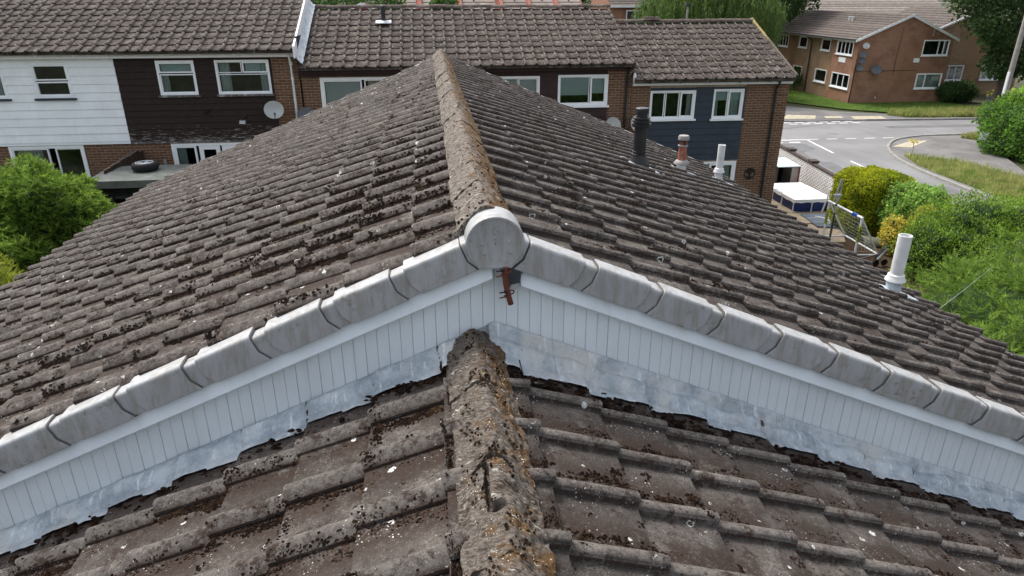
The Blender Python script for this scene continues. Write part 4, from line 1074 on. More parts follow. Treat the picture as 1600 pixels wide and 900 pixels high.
def wall_art():
    x, y, z = 9.85, 19.975, 1.89; e = empty('wall_ornament', (x, y, z), 'round dark iron tree-of-life ornament on the brick pier', 'ornament'); r = .17
    m = MB(); m.tube([(x + r * math.cos(a), y, z + r * math.sin(a)) for a in np.linspace(0, 2 * math.pi, 32, endpoint=False)], .011, 6, closed=True); m.build('ring', M['iron'], e, smooth=50)
    m = MB(); m.tube([(x, y, z - r), (x + .01, y, z - .08), (x, y, z)], [.03, .018, .016], 6); tr = m.build('tree', M['iron'], e, smooth=50)
    m = MB()
    for k in range(9):
        a = R(20 + 140 * k / 8); q = (x + (r - .01) * math.cos(a), y, z + (r - .01) * math.sin(a)); m.tube([(x, y, z - .03), (x + .06 * math.cos(a), y, z + .06 * math.sin(a)), q], [.010, .007, .004], 5)
        for s in (.55, .75, .92):
            c = Vector((x, y, z)).lerp(Vector(q), s) + Vector((random.uniform(-.02, .02), 0, random.uniform(-.02, .02))); m.lathe(c + Vector((0, .006, 0)), [(.016, 0), (.016, .012)], 6, axis=(0, -1, 0))
    m.build('branches', M['iron'], tr, smooth=40)
    m = MB()
    for k in range(7):
        a = R(205 + 130 * k / 6); m.tube([(x, y, z - .10), (x + (r - .01) * math.cos(a), y, z + (r - .01) * math.sin(a))], [.012, .006], 5)
    m.build('roots', M['iron'], tr, smooth=40)
wall_art()
m = MB(); m.box(-7.44, -7.37, 19.93, 19.985, 2.55, 2.80); tag(m.build('vent_grille', M['sill_dark'], None, bevel=.006, loc=(-7.4, 19.985, 2.55)), 'small pale vent box on the brick wall beside the patio doors', 'vent').data.materials[0] = M['grey_cap']

# ------------------------------------------------------------------ the block of flats across the road
def simple_roof(parent, x0, x1, y0, y1, ze, zr, mat, axis='y', over=.25, name='roof'):
    """gable roof with real overlapping courses, too far off to pick the tiles apart"""
    m = MB()
    if axis == 'y':
        xm = (x0 + x1) / 2; n = 12
        for s, xe in ((-1, x0 - over), (1, x1 + over)):
            zz = ze - (zr - ze) * over / (xm - x0)
            for i in range(n):
                a, b = i / n, (i + 1.15) / n
                b = min(b, 1)
                pa, pb = (xe + (xm - xe) * a, zz + (zr - zz) * a), (xe + (xm - xe) * b, zz + (zr - zz) * b)
                m.hexa([(pa[0], y0, pa[1]), (pa[0], y1, pa[1]), (pb[0], y1, pb[1] - .03), (pb[0], y0, pb[1] - .03), (pa[0], y0, pa[1] + .045), (pa[0], y1, pa[1] + .045), (pb[0], y1, pb[1] + .005), (pb[0], y0, pb[1] + .005)])
    else:
        ym = (y0 + y1) / 2; n = 12
        for s, ye in ((-1, y0 - over), (1, y1 + over)):
            zz = ze - (zr - ze) * over / (ym - y0)
            for i in range(n):
                a, b = i / n, min((i + 1.15) / n, 1)
                pa, pb = (ye + (ym - ye) * a, zz + (zr - zz) * a), (ye + (ym - ye) * b, zz + (zr - zz) * b)
                m.hexa([(x0, pa[0], pa[1]), (x1, pa[0], pa[1]), (x1, pb[0], pb[1] - .03), (x0, pb[0], pb[1] - .03), (x0, pa[0], pa[1] + .045), (x1, pa[0], pa[1] + .045), (x1, pb[0], pb[1] + .005), (x0, pb[0], pb[1] + .005)])
    return m.build(name, mat, parent)
def flats():
    b = empty('block_of_flats', (32.3, 52, 0), 'two-storey red brick block of flats with gable end across the road junction', 'building')
    X0, X1, Y0, Y1, ZE, ZR = 29.0, 35.9, 45.7, 61.0, 4.22, 5.70; XM = (X0 + X1) / 2
    FG = Fr((0, Y0, 0), (1, 0, 0), (0, -1, 0)); FL = Fr((X0, 0, 0), (0, -1, 0), (-1, 0, 0))
    gw = [(33.70, 35.62, 3.14, 4.16), (33.70, 35.62, .95, 1.97)]
    m = MB(); wall_with_holes(m, FG, X0, X1, -.5, ZE, gw); m.add([FG.p(X0, 0, ZE), FG.p(X1, 0, ZE), FG.p(XM, 0, ZR)], [(0, 1, 2)])
    m.quad((X1, Y0, -.5), (X1, Y1, -.5), (X1, Y1, ZE), (X1, Y0, ZE)); m.quad((X0, Y1, -.5), (X1, Y1, -.5), (X1, Y1, ZE), (X0, Y1, ZE)); m.build('gable_wall', M['brick_red'], b, fix=False)
    lw = [(-48.25, -46.25, 3.14, 4.05, 4), (-48.3, -46.05, .92, 1.90, 3), (-51.2, -49.6, .94, 1.86, 1), (-50.95, -49.7, 3.18, 4.0, 1), (-54.25, -53.0, 3.16, 4.0, 1), (-57.2, -55.3, 3.1, 4.0, 4), (-54.6, -53.2, .9, 1.8, 1), (-57.0, -55.4, .9, 1.8, 3)]
    m = MB(); wall_with_holes(m, FL, -48.7, -45.7, -.5, ZE, [w[:4] for w in lw]); m.build('side_wall', M['brick_red'], b, fix=False); m = MB(); wall_with_holes(m, FL, -Y1, -54.9, -.5, ZE, [w[:4] for w in lw]); m.build('side_wall', M['brick_red'], b, fix=False)
    m = MB(); wall_with_holes(m, FL, -54.9, -48.7, -.5, ZE, [w[:4] for w in lw], d=-.35)
    m.quad(FL.p(-48.7, 0, -.5), FL.p(-48.7, -.35, -.5), FL.p(-48.7, -.35, ZE), FL.p(-48.7, 0, ZE)); m.quad(FL.p(-54.9, 0, -.5), FL.p(-54.9, -.35, -.5), FL.p(-54.9, -.35, ZE), FL.p(-54.9, 0, ZE)); m.build('recessed_wall', M['brick_buff'], b, fix=False)
    FL2 = Fr((X0 + .35, 0, 0), (0, -1, 0), (-1, 0, 0))
    for (a0, a1, z0, z1, k) in lw:
        f = FL2 if -54.9 < (a0 + a1) / 2 < -48.7 else FL
        cells = [(i / k + .005, (i + 1) / k - .005, 0, 1, .03) for i in range(k)]
        window(b, f, a0, a1, z0, z1, cells, sill='upvc_win', curtains=((.05, .95, 0, 1),) if z0 < 2 and k == 3 else ((.0, .2, 0, 1),), fr=.06)
    window(b, FG, *gw[0], [(0, .60, 0, 1, .02), (.62, .82, 0, 1, .03), (.84, 1, 0, 1, .03)], sill='upvc_win', curtains=((.85, 1, 0, 1),), fr=.06)
    window(b, FG, *gw[1], [(0, .34, 0, 1, .04), (.36, 1, 0, 1, .03)], sill='upvc_win', curtains=((.0, 1, 0, 1),), fr=.06)
    simple_roof(b, X0, X1, Y0 - .12, Y1, ZE + .08, ZR + .10, M['tile_block'], over=.30)
    for s, xe in ((-1, X0 - .30), (1, X1 + .30)):
        m = MB(); zz = ZE + .08 - (ZR - ZE) * .30 / (XM - X0)
        m.prism([(XM, Y0 - .14, ZR + .11), (xe, Y0 - .14, zz + .03), (xe, Y0 - .14, zz - .13), (XM, Y0 - .14, ZR - .06)], (0, .05, 0)); m.build('barge_board', M['white_paint'], b)
    m = MB(); m.box(X0 - .28, X0 - .24, Y0, Y1, ZE - .14, ZE - .0); m.build('fascia', M['white_paint'], b)
    m = MB(); m.box(X0 - .40, X0 - .285, Y0, Y1, ZE - .06, ZE + .01); m.build('gutter', M['black_gutter'], b)
    pipe_run(b, [(X0 - .3, 52.3, ZE - .05), (X0 + .25, 52.2, ZE - .4), (X0 + .27, 52.2, .0)], .045, M['black_gutter'])
    pipe_run(b, [(X0 + .05, Y0 - .05, 2.6), (X0 - .02, Y0 - .05, .05)], .035, M['black_gutter'])
    for y, z in ((50.5, 5.35), (50.9, 5.35)):
        m = MB(); m.lathe((31.2, y, 4.9), [(.09, 0), (.09, .55), (.12, .56), (.12, .62)], 12); m.build('vent_pipe', M['white_pipe'], b, smooth=40)
    m = MB(); m.box(33.22, 33.62, Y0 - .08, Y0 - .005, 2.70, 2.98); m.build('alarm_box', M['white_paint'], b, bevel=.01)
    m = MB(); FL.box(m, -47.75, -46.9, .004, .03, 2.62, 2.95); p = m.build('name_plaque', M['white_paint'], b)
    m = MB(); m.box(30.9, 30.98, Y0 - .02, Y0 - .004, .35, .43); m.build('wall_vent', M['white_paint'], b)
    # cables down the gable
    m = MB(); m.tube([(32.0, Y0 - .02, 5.0), (31.9, Y0 - .02, 3.0), (31.9, Y0 - .02, 1.9)], .012, 5); m.tube([(29.1, Y0 - .02, 2.15), (33.6, Y0 - .02, 2.2)], .012, 5); m.build('cable', M['ink'], b)
    # aerial on the right slope
    m = MB(); m.cyl((34.2, Y0 - .1, 4.4), (34.3, Y0 - .1, 6.6), .02, n=6); ae = m.build('aerial_mast', M['galv'], b)
    m = MB(); m.cyl((33.9, Y0 - .1, 6.5), (34.7, Y0 - .1, 6.5), .012, n=5)
    for k in range(6): m.cyl((33.95 + k * .14, Y0 - .3, 6.5), (33.95 + k * .14, Y0 + .1, 6.5), .008, n=5)
    m.build('aerial_head', M['galv'], ae)
    # wing set back to the right, lower roof to the left
    m = MB(); m.box(36.3, 44.5, 49.2, 57, -.5, 4.3); m.prism([(36.3, 49.2, 4.3), (44.5, 49.2, 4.3), (40.4, 49.2, 6.0)], (0, 7.8, 0)); m.build('rear_wing', M['brick_buff'], b)
    m = MB()
    for s, xe in ((-1, 36.0), (1, 44.8)): m.prism([(40.4, 49.0, 6.12), (xe, 49.0, 4.28), (xe, 49.0, 4.14), (40.4, 49.0, 5.98)], (0, .06, 0))
    m.build('rear_barge_board', M['white_paint'], b)
    simple_roof(b, 36.3, 44.5, 49.1, 57, 4.36, 6.1, M['tile_block'], over=.3, name='rear_roof')
    FW = Fr((0, 49.2, 0), (1, 0, 0), (0, -1, 0))
    for a0, a1 in ((37.6, 39.9), (41.4, 43.6)):
        m = MB(); FW.box(m, a0 - .01, a1 + .01, .002, .02, 1.0, 2.2); m.build('window_recess', M['room'], b); window(b, Fr((0, 49.13, 0), (1, 0, 0), (0, -1, 0)), a0, a1, 1.05, 2.15, [(0, .25, 0, 1, .03), (.25, .5, 0, 1, .03), (.5, .75, 0, 1, .03), (.75, 1, 0, 1, .03)], sill='upvc_win', curtains=((0, 1, 0, 1),), fr=.06)
    return b
flats()
for (px, pz, r, mt, lb) in ((29.35, 3.83, .22, 'dish', 'pale grey satellite dish, topmost in the column on the gable corner of the flats'), (29.25, 3.28, .24, 'dish_dark', 'dark satellite dish, second from top on the gable corner of the flats'), (29.27, 2.88, .24, 'dish_dark', 'dark satellite dish, third from top on the gable corner of the flats'), (29.2, 2.42, .24, 'dish_dark', 'dark satellite dish, lowest in the column on the gable corner of the flats'), (30.42, 2.28, .34, 'dish_dark', 'larger dark satellite dish standing apart on the gable of the flats')):
    dish((px, 45.4, pz), r, (-.35, -1, .35), lb, mt, 'satellite dishes on the gable of the flats')

def back_block():
    # lower pitched range joining the flats on their left, and the pale roofed block farther behind
    b = empty('brick_range', (27.5, 64, 0), 'lower brick range with mossy tiled roof joining the flats on the left', 'building')
    m = MB(); m.box(24.6, 30.0, 61.5, 70, -.5, 3.9); m.prism([(24.6, 61.5, 3.9), (30.0, 61.5, 3.9), (27.3, 61.5, 5.1)], (0, 8.5, 0)); m.build('wall', M['brick_red'], b)
    simple_roof(b, 24.6, 30.0, 61.3, 70.2, 4.0, 5.25, M['tile_far'], over=.35)
    m = MB(); m.box(24.2, 24.24, 61.3, 70.2, 3.65, 3.8); m.build('fascia', M['white_paint'], b)
    for y in (63.0, 65.3):
        m = MB(); m.lathe((26.0, y, 4.4), [(.1, 0), (.1, .62), (.13, .64), (.13, .7)], 10); m.build('vent_pipe', M['white_pipe'], b, smooth=40)
    c = empty('apartment_block', (42, 80, 0), 'long block with pale tiled roof beyond the flats', 'building')
    m = MB(); m.box(29, 58, 76, 86, -.5, 4.9); m.build('wall', M['brick_buff'], c)
    simple_roof(c, 28.6, 58.4, 76, 86, 5.05, 7.6, M['tile_pale'], axis='x', over=.5)
    m = MB(); m.box(28.6, 58.4, 75.46, 75.5, 4.62, 4.85); m.build('fascia', M['white_paint'], c)
    Fc = Fr((0, 75.98, 0), (1, 0, 0), (0, -1, 0))
    for k in range(6):
        a = 30 + k * 4.4; m = MB(); Fc.box(m, a, a + 1.9, .0, .05, 3.4, 4.55); w = m.build('window', M['upvc_win'], c)
        for q in range(3): m = MB(); Fc.box(m, a + .08 + q * .6, a + .6 + q * .6, .05, .06, 3.5, 4.45); m.build('pane', M['room'], w)
back_block()

# ------------------------------------------------------------------ far houses over the ridge line
def far_house(x0, x1, y, ze, zr, label, wall='brick_far', tile='tile_pale', depth=7.0, gable=False):
    h = empty('distant_house', ((x0 + x1) / 2, y + depth / 2, 0), label, 'house')
    m = MB(); m.box(x0, x1, y, y + depth, -.5, ze)
    if gable: m.prism([(x0, y, ze), (x1, y, ze), ((x0 + x1) / 2, y, zr)], (0, depth, 0))
    else: m.prism([(x0, y, ze), (x0, y + depth, ze), (x0, y + depth / 2, zr)], (x1 - x0, 0, 0))
    m.build('wall', M[wall], h)
    r = simple_roof(h, x0, x1, y, y + depth, ze + .05, zr + .08, M[tile], axis='y' if gable else 'x', over=.35)
    m = MB()
    if gable:
        xm = (x0 + x1) / 2
        for xe in (x0 - .35, x1 + .35): m.prism([(xm, y - .06, zr + .12), (xe, y - .06, ze - .05), (xe, y - .06, ze - .22), (xm, y - .06, zr - .08)], (0, .05, 0))
    else: m.box(x0, x1, y - .40, y - .36, ze - .25, ze - .08)
    m.build('barge_board' if gable else 'fascia', M['white_paint'], h)
    Ff = Fr((0, y, 0), (1, 0, 0), (0, -1, 0)); n = max(1, int((x1 - x0) / 3))
    for k in range(n):
        a = x0 + (x1 - x0) * (k + .5) / n - .7; m = MB(); Ff.box(m, a, a + 1.5, .003, .05, ze - 1.75, ze - .45); w = m.build('window', M['upvc_win'], h)
        for q in range(2): m = MB(); Ff.box(m, a + .08 + q * .7, a + .72 + q * .7, .05, .06, ze - 1.65, ze - .55); m.build('pane', M['room'], w)
    return h
# a stepped run of mono-pitch roofs with red party walls
g = 'stepped red brick houses beyond the row'
xs = [-3.9, -.6, 3.4, 7.4, 10.3, 13.2, 16.2]
names = ['far red brick house with grey roof, first from left beyond the middle roof', 'far red brick house with grey roof, second from left beyond the middle roof', 'far red brick house with wide red wall beyond the roof, third from left', 'far red brick house with grey roof, fourth from left beyond the middle roof', 'far red brick house with grey roof, fifth from left beyond the middle roof', 'far red brick house with grey roof, rightmost of the stepped run']
for k in range(6):
    x0, x1 = xs[k], xs[k + 1]; y = 72 + (k % 3) * .8
    h = empty('distant_house', ((x0 + x1) / 2, y + 4, 0), names[k], 'house', g)
    m = MB(); m.box(x0 + .01, x1 - .01, y, y + 9, -.5, 5.35); m.prism([(x0 + .01, y, 5.35), (x0 + .01, y + 9, 5.35), (x0 + .01, y + 9, 8.4), (x0 + .01, y + 5.5, 8.4)], (x1 - x0 - .02, 0, 0)); m.build('wall', M['brick_far'], h)
    m = MB()
    for i in range(10):
        t0, t1 = i / 10, (i + 1.12) / 10; m.hexa([(x0 + .35, y - .3 + 5.6 * t0, 5.25 + 3.0 * t0), (x1 - .2, y - .3 + 5.6 * t0, 5.25 + 3.0 * t0), (x1 - .2, y - .3 + 5.6 * t1, 5.25 + 3.0 * t1), (x0 + .35, y - .3 + 5.6 * t1, 5.25 + 3.0 * t1), (x0 + .35, y - .3 + 5.6 * t0, 5.40 + 3.0 * t0), (x1 - .2, y - .3 + 5.6 * t0, 5.40 + 3.0 * t0), (x1 - .2, y - .3 + 5.6 * t1, 5.32 + 3.0 * t1), (x0 + .35, y - .3 + 5.6 * t1, 5.32 + 3.0 * t1)])
    m.build('roof', M['tile_pale'], h)
    m = MB(); m.prism([(x0 + .0, y - .2, 5.3), (x0 + .0, y + 5.6, 8.5), (x0 + .0, y + 5.6, 8.8), (x0 + .0, y - .2, 5.75)], (.34, 0, 0)); m.build('party_wall', M['brick_far'], h)
    m = MB(); m.cyl((x0 + 1.6, y + 1.6, 6.0), (x0 + 1.6, y + 1.6, 7.3), .07, n=10); m.build('vent_pipe', M['black_gutter'], h, smooth=40)
far_house(-7.0, -2.2, 55, 5.2, 6.35, 'distant house with grey tiled gable and white barge boards left of the vent pipe', tile='tile_block', gable=True)
far_house(3.3, 6.4, 56, 5.0, 6.25, 'distant small gabled roof with white barge boards above the central ridge', tile='tile_pale', gable=True)
far_house(15.3, 19.6, 60, 6.25, 8.0, 'distant two-tone brick house with white window above the row', wall='brick_red', tile='tile_block')

# ------------------------------------------------------------------ ground, road, pavements
def gz(x, y):       # the site falls from left to right under the row
    t = max(0.0, min(1.0, (9.0 - x) / 17.0)); t = t * t * (3 - 2 * t)
    return t * .95 if y < 40 else t * .95 * max(0, 1 - (y - 40) / 20)
m = MB()
xs = sorted(set([-900, -300, -100, -50] + list(np.arange(-30, 40, 2.0)) + [50, 80, 150, 400, 1000])); ys = sorted(set([-60, -20] + list(np.arange(-8, 64, 2.0)) + [80, 120, 200, 400, 1200]))
V = [(float(x), float(y), gz(x, y) - .02) for x in xs for y in ys]; n = len(ys)
m.add(V, [(i * n + j, (i + 1) * n + j, (i + 1) * n + j + 1, i * n + j + 1) for i in range(len(xs) - 1) for j in range(n - 1)])
kind(m.build('ground', M['earth'], None, smooth=60, fix=False), 'structure')
def sheet(name, poly, z, mat, k='structure', thick=0.0):
    m = MB(); m.add([(x, y, z) for x, y in poly], [tuple(range(len(poly)))])
    if thick: m = MB(); m.prism([(x, y, z - thick) for x, y in poly], (0, 0, thick))
    o = m.build(name, mat, None); 
    if k: kind(o, k)
    return o
def arc(cx, cy, r, a0, a1, n=10): return [(cx + r * math.cos(R(a0 + (a1 - a0) * i / n)), cy + r * math.sin(R(a0 + (a1 - a0) * i / n))) for i in range(n + 1)]
KERB = [(20.15, 12.0), (20.35, 19.0), (20.6, 22.5), (20.75, 25.0), (20.95, 27.0), (21.35, 28.9), (21.9, 30.4), (22.6, 31.6), (23.5, 32.7), (24.6, 33.5), (26.2, 34.0), (30, 34.1), (70, 34.3)]
LEFT = [(16.2, 12.0), (16.3, 24.0), (16.2, 29.0), (15.6, 31.2), (14.2, 32.6), (12.0, 33.4), (8, 33.6), (-30, 33.8)]
FAR = [(-30, 39.3), (20.0, 39.2), (27.0, 39.0), (34, 38.6), (70, 38.8)]
# carriageway
sheet('road', LEFT + FAR[:1] + FAR[1:] + KERB[::-1], 0.006, M['asphalt'])
# pavements
PAVE_R = KERB + [(70, 36.0)]
sheet('pavement', [(20.27, 12), *KERB[1:], (70, 31), (34, 31.4), (27.5, 30.5), (25.2, 26), (23.8, 20), (23, 12)], .055, M['pavement'], thick=.08).name = 'pavement'
sheet('pavement', FAR + [(70, 41.6), (34, 40.6), (29.0, 40.8), (26.0, 42.6), (23.8, 45.5), (22.0, 52), (-30, 52)], .05, M['pavement'], thick=.08)
# pavement on the house side of the side road
sheet('pavement', [(-30, 33.7), (8, 33.5), (12, 33.3), (14.1, 32.5), (15.5, 31.1), (16.1, 29), (16.2, 24), (16.1, 12), (14.9, 12), (14.8, 21), (15.45, 27.5), (14.9, 29.8), (-30, 31.5)], .05, M['pavement'], thick=.08)
# kerb stones
def kerb_line(pts, label, w=.15, z=.105, z1=None, seg=.9, skipfar=None):
    k = None; P = [Vector((a, b, 0)) for a, b in pts]; cum = [0]
    for a, b in zip(P, P[1:]): cum.append(cum[-1] + (b - a).length)
    def at(s):
        for i in range(len(P) - 1):
            if s <= cum[i + 1] or i == len(P) - 2: return P[i].lerp(P[i + 1], min(1, max(0, (s - cum[i]) / (cum[i + 1] - cum[i]))))
    base = MB(); 
    for a, b in zip(P, P[1:]):
        d = (b - a).normalized(); nn = Vector((-d.y, d.x, 0)) * w * .4; base.hexa([a - nn, b - nn, b + nn, a + nn, a - nn + Vector((0, 0, .03)), b - nn + Vector((0, 0, .03)), b + nn + Vector((0, 0, .03)), a + nn + Vector((0, 0, .03))])
    k = base.build('kerb', M['kerb'], None); kind(k, 'structure'); s = 0
    while s < cum[-1] - .2:
        a, b = at(s + .006), at(min(s + seg - .006, cum[-1])); d = (b - a).normalized(); nn = Vector((-d.y, d.x, 0)) * w * .5; zz = z + random.gauss(0, .003)
        mb = MB(); mb.hexa([a - nn, b - nn, b + nn, a + nn, a - nn * .93 + Vector((0, 0, zz)), b - nn * .93 + Vector((0, 0, zz)), b + nn * .93 + Vector((0, 0, zz)), a + nn * .93 + Vector((0, 0, zz))])
        mb.build('kerb_stone', M['kerb'], k); s += seg
kerb_line(KERB[:-1], '')
kerb_line([(26.0, 39.05), (34, 38.65), (46, 38.7)], '')
# markings
marks = empty('road_markings', (20, 34, .01), 'worn white lines and dashes painted on the road junction', 'road marking')
def mark(x0, y0, x1, y1, w, name='dash'):
    a, b = Vector((x0, y0, 0)), Vector((x1, y1, 0)); d = (b - a).normalized(); nn = Vector((-d.y, d.x, 0)) * w / 2; mb = MB(); z = Vector((0, 0, .0105))
    mb.quad(a - nn + z, b - nn + z, b + nn + z, a + nn + z); mb.build(name, M['roadpaint'], marks)
for k in range(5): mark(19.7 + k * 1.05, 34.0 - k * .02, 20.3 + k * 1.05, 33.99 - k * .02, .10)
for k in range(3):
    mark(17.2 + k * .95 - .9, 33.95, 17.8 + k * .95 - .9, 33.95, .16, 'give_way_bar'); mark(17.35 + k * .95 - .9, 33.35, 17.95 + k * .95 - .9, 33.35, .16, 'give_way_bar')
mark(19.62, 33.95, 18.75, 33.98, .13, 'give_way_bar')
mark(19.62, 33.9, 19.22, 30.7, .11, 'centre_line'); mark(19.08, 29.0, 18.93, 27.3, .10, 'centre_line'); mark(18.52, 23.9, 18.38, 22.2, .10, 'centre_line'); mark(18.15, 19.5, 18.05, 17.8, .10, 'centre_line')
for k in range(6):
    x = 20.8 + k * .78; mark(x, 38.95, x + .52, 38.93, .16, 'give_way_bar'); mark(x + .18, 38.45, x + .70, 38.43, .16, 'give_way_bar')
mark(24.7, 33.75, 27.0, 34.0, .14, 'edge_line')
# repaired strips, a thin dark line and an iron cover in the carriageway
for nm, poly, mt in (('road_patch', [(17.3, 33.1), (19.0, 32.9), (18.9, 31.7), (17.9, 31.0), (17.4, 29.2), (16.6, 29.4), (16.9, 31.6)], 'asphalt_dark'), ('road_patch', [(17.4, 29.1), (18.1, 28.9), (17.7, 25.2), (17.0, 25.3)], 'asphalt_dark'), ('road_patch', [(26, 37.2), (44, 37.0), (44, 36.2), (26, 36.5)], 'asphalt_dark'), ('road_patch', [(19.4, 24.5), (20.4, 24.4), (20.3, 21.0), (19.5, 21.2)], 'asphalt_dark'), ('road_dark_line', [(16.5, 35.8), (23.2, 38.2), (23.2, 38.28), (16.5, 35.9)], 'black_gutter')):
    sheet(nm, poly, .0085, M[mt])
m = MB(); m.lathe((21.9, 35.4, .003), [(.33, 0), (.33, .010), (.30, .012)], 20); tag(m.build('manhole_cover', M['pot'], None, loc=(21.9, 35.4, 0)), 'round iron manhole cover in the road junction', 'manhole cover')
# buff tactile paving, each pad with its rows of studs
def tactile(poly, z, label):
    c = Vector((sum(p[0] for p in poly) / 4, sum(p[1] for p in poly) / 4, z)); e = empty('tactile_paving', c, label, 'paving'); a, b, c_, d = [Vector((x, y, z)) for x, y in poly]
    for i in range(4):
        for j in range(3):
            u0, u1, v0, v1 = i / 4 + .006, (i + 1) / 4 - .006, j / 3 + .01, (j + 1) / 3 - .01
            q = lambda u, v: a.lerp(b, u).lerp(d.lerp(c_, u), v)
            mb = MB(); mb.prism([q(u0, v0), q(u1, v0), q(u1, v1), q(u0, v1)], (0, 0, .012))
            mb.build('slab', M['tactile'], e)
tactile([(22.75, 31.5), (24.5, 32.6), (25.6, 32.7), (23.6, 31.2)], .058, 'buff tactile paving pad on the near right kerb corner')
tactile([(21.0, 40.0), (23.3, 39.75), (24.0, 40.9), (22.4, 41.4)], .053, 'wide buff tactile paving pad, left one across the main road')
tactile([(25.6, 39.35), (27.6, 39.2), (27.9, 40.2), (26.0, 40.4)], .053, 'buff tactile paving pad, right one across the main road')
tactile([(24.1, 39.9), (25.2, 39.8), (25.4, 40.5), (24.3, 40.6)], .053, 'pale worn tactile pad between the two across the main road')

# ------------------------------------------------------------------ plants
def grass(name, poly, nb, hgt, mat, z=0.0, label='', jitter=.3, tall=None):
    """thin blades over a polygon (even-odd test)"""
    poly = np.array(poly); lo, hi = poly.min(0), poly.max(0); pts = []
    while len(pts) < nb:
        p = rng.uniform(lo, hi, (nb, 2)); ins = np.zeros(nb, bool); j = len(poly) - 1
        for i in range(len(poly)):
            xi, yi, xj, yj = *poly[i], *poly[j]; c = ((yi > p[:, 1]) != (yj > p[:, 1])) & (p[:, 0] < (xj - xi) * (p[:, 1] - yi) / (yj - yi + 1e-12) + xi); ins ^= c; j = i
        pts += p[ins].tolist()
    p = np.array(pts[:nb]); h = hgt * rng.uniform(.45, 1.15, nb); a = rng.uniform(0, 6.283, nb); w = hgt * .035 + .006
    if tall is not None: h *= tall(p)
    ln = rng.normal(0, jitter, (nb, 2)) * h[:, None]
    z0 = np.array([gz(q[0], q[1]) for q in p]) - .02 + z if z == 0 else np.full(nb, z)
    dx, dy = np.cos(a) * w, np.sin(a) * w
    V = np.zeros((nb, 3, 3)); V[:, 0] = np.stack([p[:, 0] - dx, p[:, 1] - dy, z0], 1); V[:, 1] = np.stack([p[:, 0] + dx, p[:, 1] + dy, z0], 1); V[:, 2] = np.stack([p[:, 0] + ln[:, 0], p[:, 1] + ln[:, 1], z0 + h], 1)
    F = np.arange(nb * 3).reshape(-1, 3); rn = np.repeat(rng.random(nb), 3)
    return kind(np_mesh(name, V.reshape(-1, 3), F, mat, None, (float(p[:, 0].mean()), float(p[:, 1].mean()), 0), rnd=rn), 'stuff', label, 'grass')
def shell_points(blobs, n, inner=.80, lump=.22, freq=1.6, seed=0.0, zmin=.05):
    """points and outward normals in the outer shell of a union of lumpy ellipsoids / rounded boxes"""
    ws = np.array([b['r'][0] * b['r'][1] + b['r'][1] * b['r'][2] + b['r'][0] * b['r'][2] for b in blobs]); ws = ws / ws.sum(); P, N, D = [], [], []
    for b, w in zip(blobs, ws):
        k = int(n * w * 1.35) + 10; d = rng.normal(size=(k, 3)); e = b.get('sq', 2.0)
        d /= (np.abs(d) ** e).sum(1, keepdims=True) ** (1 / e); r = np.array(b['r']); c = np.array(b['c'])
        base = d * r + c
        f = np.array([noise.fractal(Vector(q) * freq + Vector((seed, 0, 0)), .8, 2.0, 3) for q in base]); s = 1 + lump * f
        t = 1 - (1 - inner) * rng.random(k) ** 1.6
        p = c + d * r * (s * t)[:, None]; nrm = d / r; nrm /= np.linalg.norm(nrm, axis=1, keepdims=True)
        ok = p[:, 2] > zmin
        for b2 in blobs:
            if b2 is b: continue
            q = (p - np.array(b2['c'])) / np.array(b2['r']); ok &= (np.abs(q) ** b2.get('sq', 2.0)).sum(1) > .62
        P.append(p[ok]); N.append(nrm[ok]); D.append(t[ok])
    P, N, D = np.concatenate(P), np.concatenate(N), np.concatenate(D); i = rng.permutation(len(P))[:n]; return P[i], N[i], D[i]
def unit(v): return v / (np.linalg.norm(v, axis=1, keepdims=True) + 1e-9)
def leaves(name, P, N, size, mat, parent, aspect=.5, up=.25, spread=.7, rn=None):
    n = len(P); ax = unit(N * .55 + rng.normal(size=(n, 3)) * spread + np.array((0, 0, up))); nr = unit(np.cross(ax, rng.normal(size=(n, 3)))); nr2 = unit(N + rng.normal(size=(n, 3)) * .6)
    sd = unit(np.cross(ax, nr2)); s = (size * rng.uniform(.6, 1.3, n))[:, None]; fold = unit(np.cross(sd, ax))
    V = np.stack([P, P + ax * s * .5 + sd * s * aspect * .5 + fold * s * .08, P + ax * s, P + ax * s * .5 - sd * s * aspect * .5 + fold * s * .08], 1).reshape(-1, 3)
    F = np.arange(n * 4).reshape(-1, 4); r = rng.random(n) if rn is None else rn
    return np_mesh(name, V, F, mat, parent, rnd=np.repeat(r, 4))
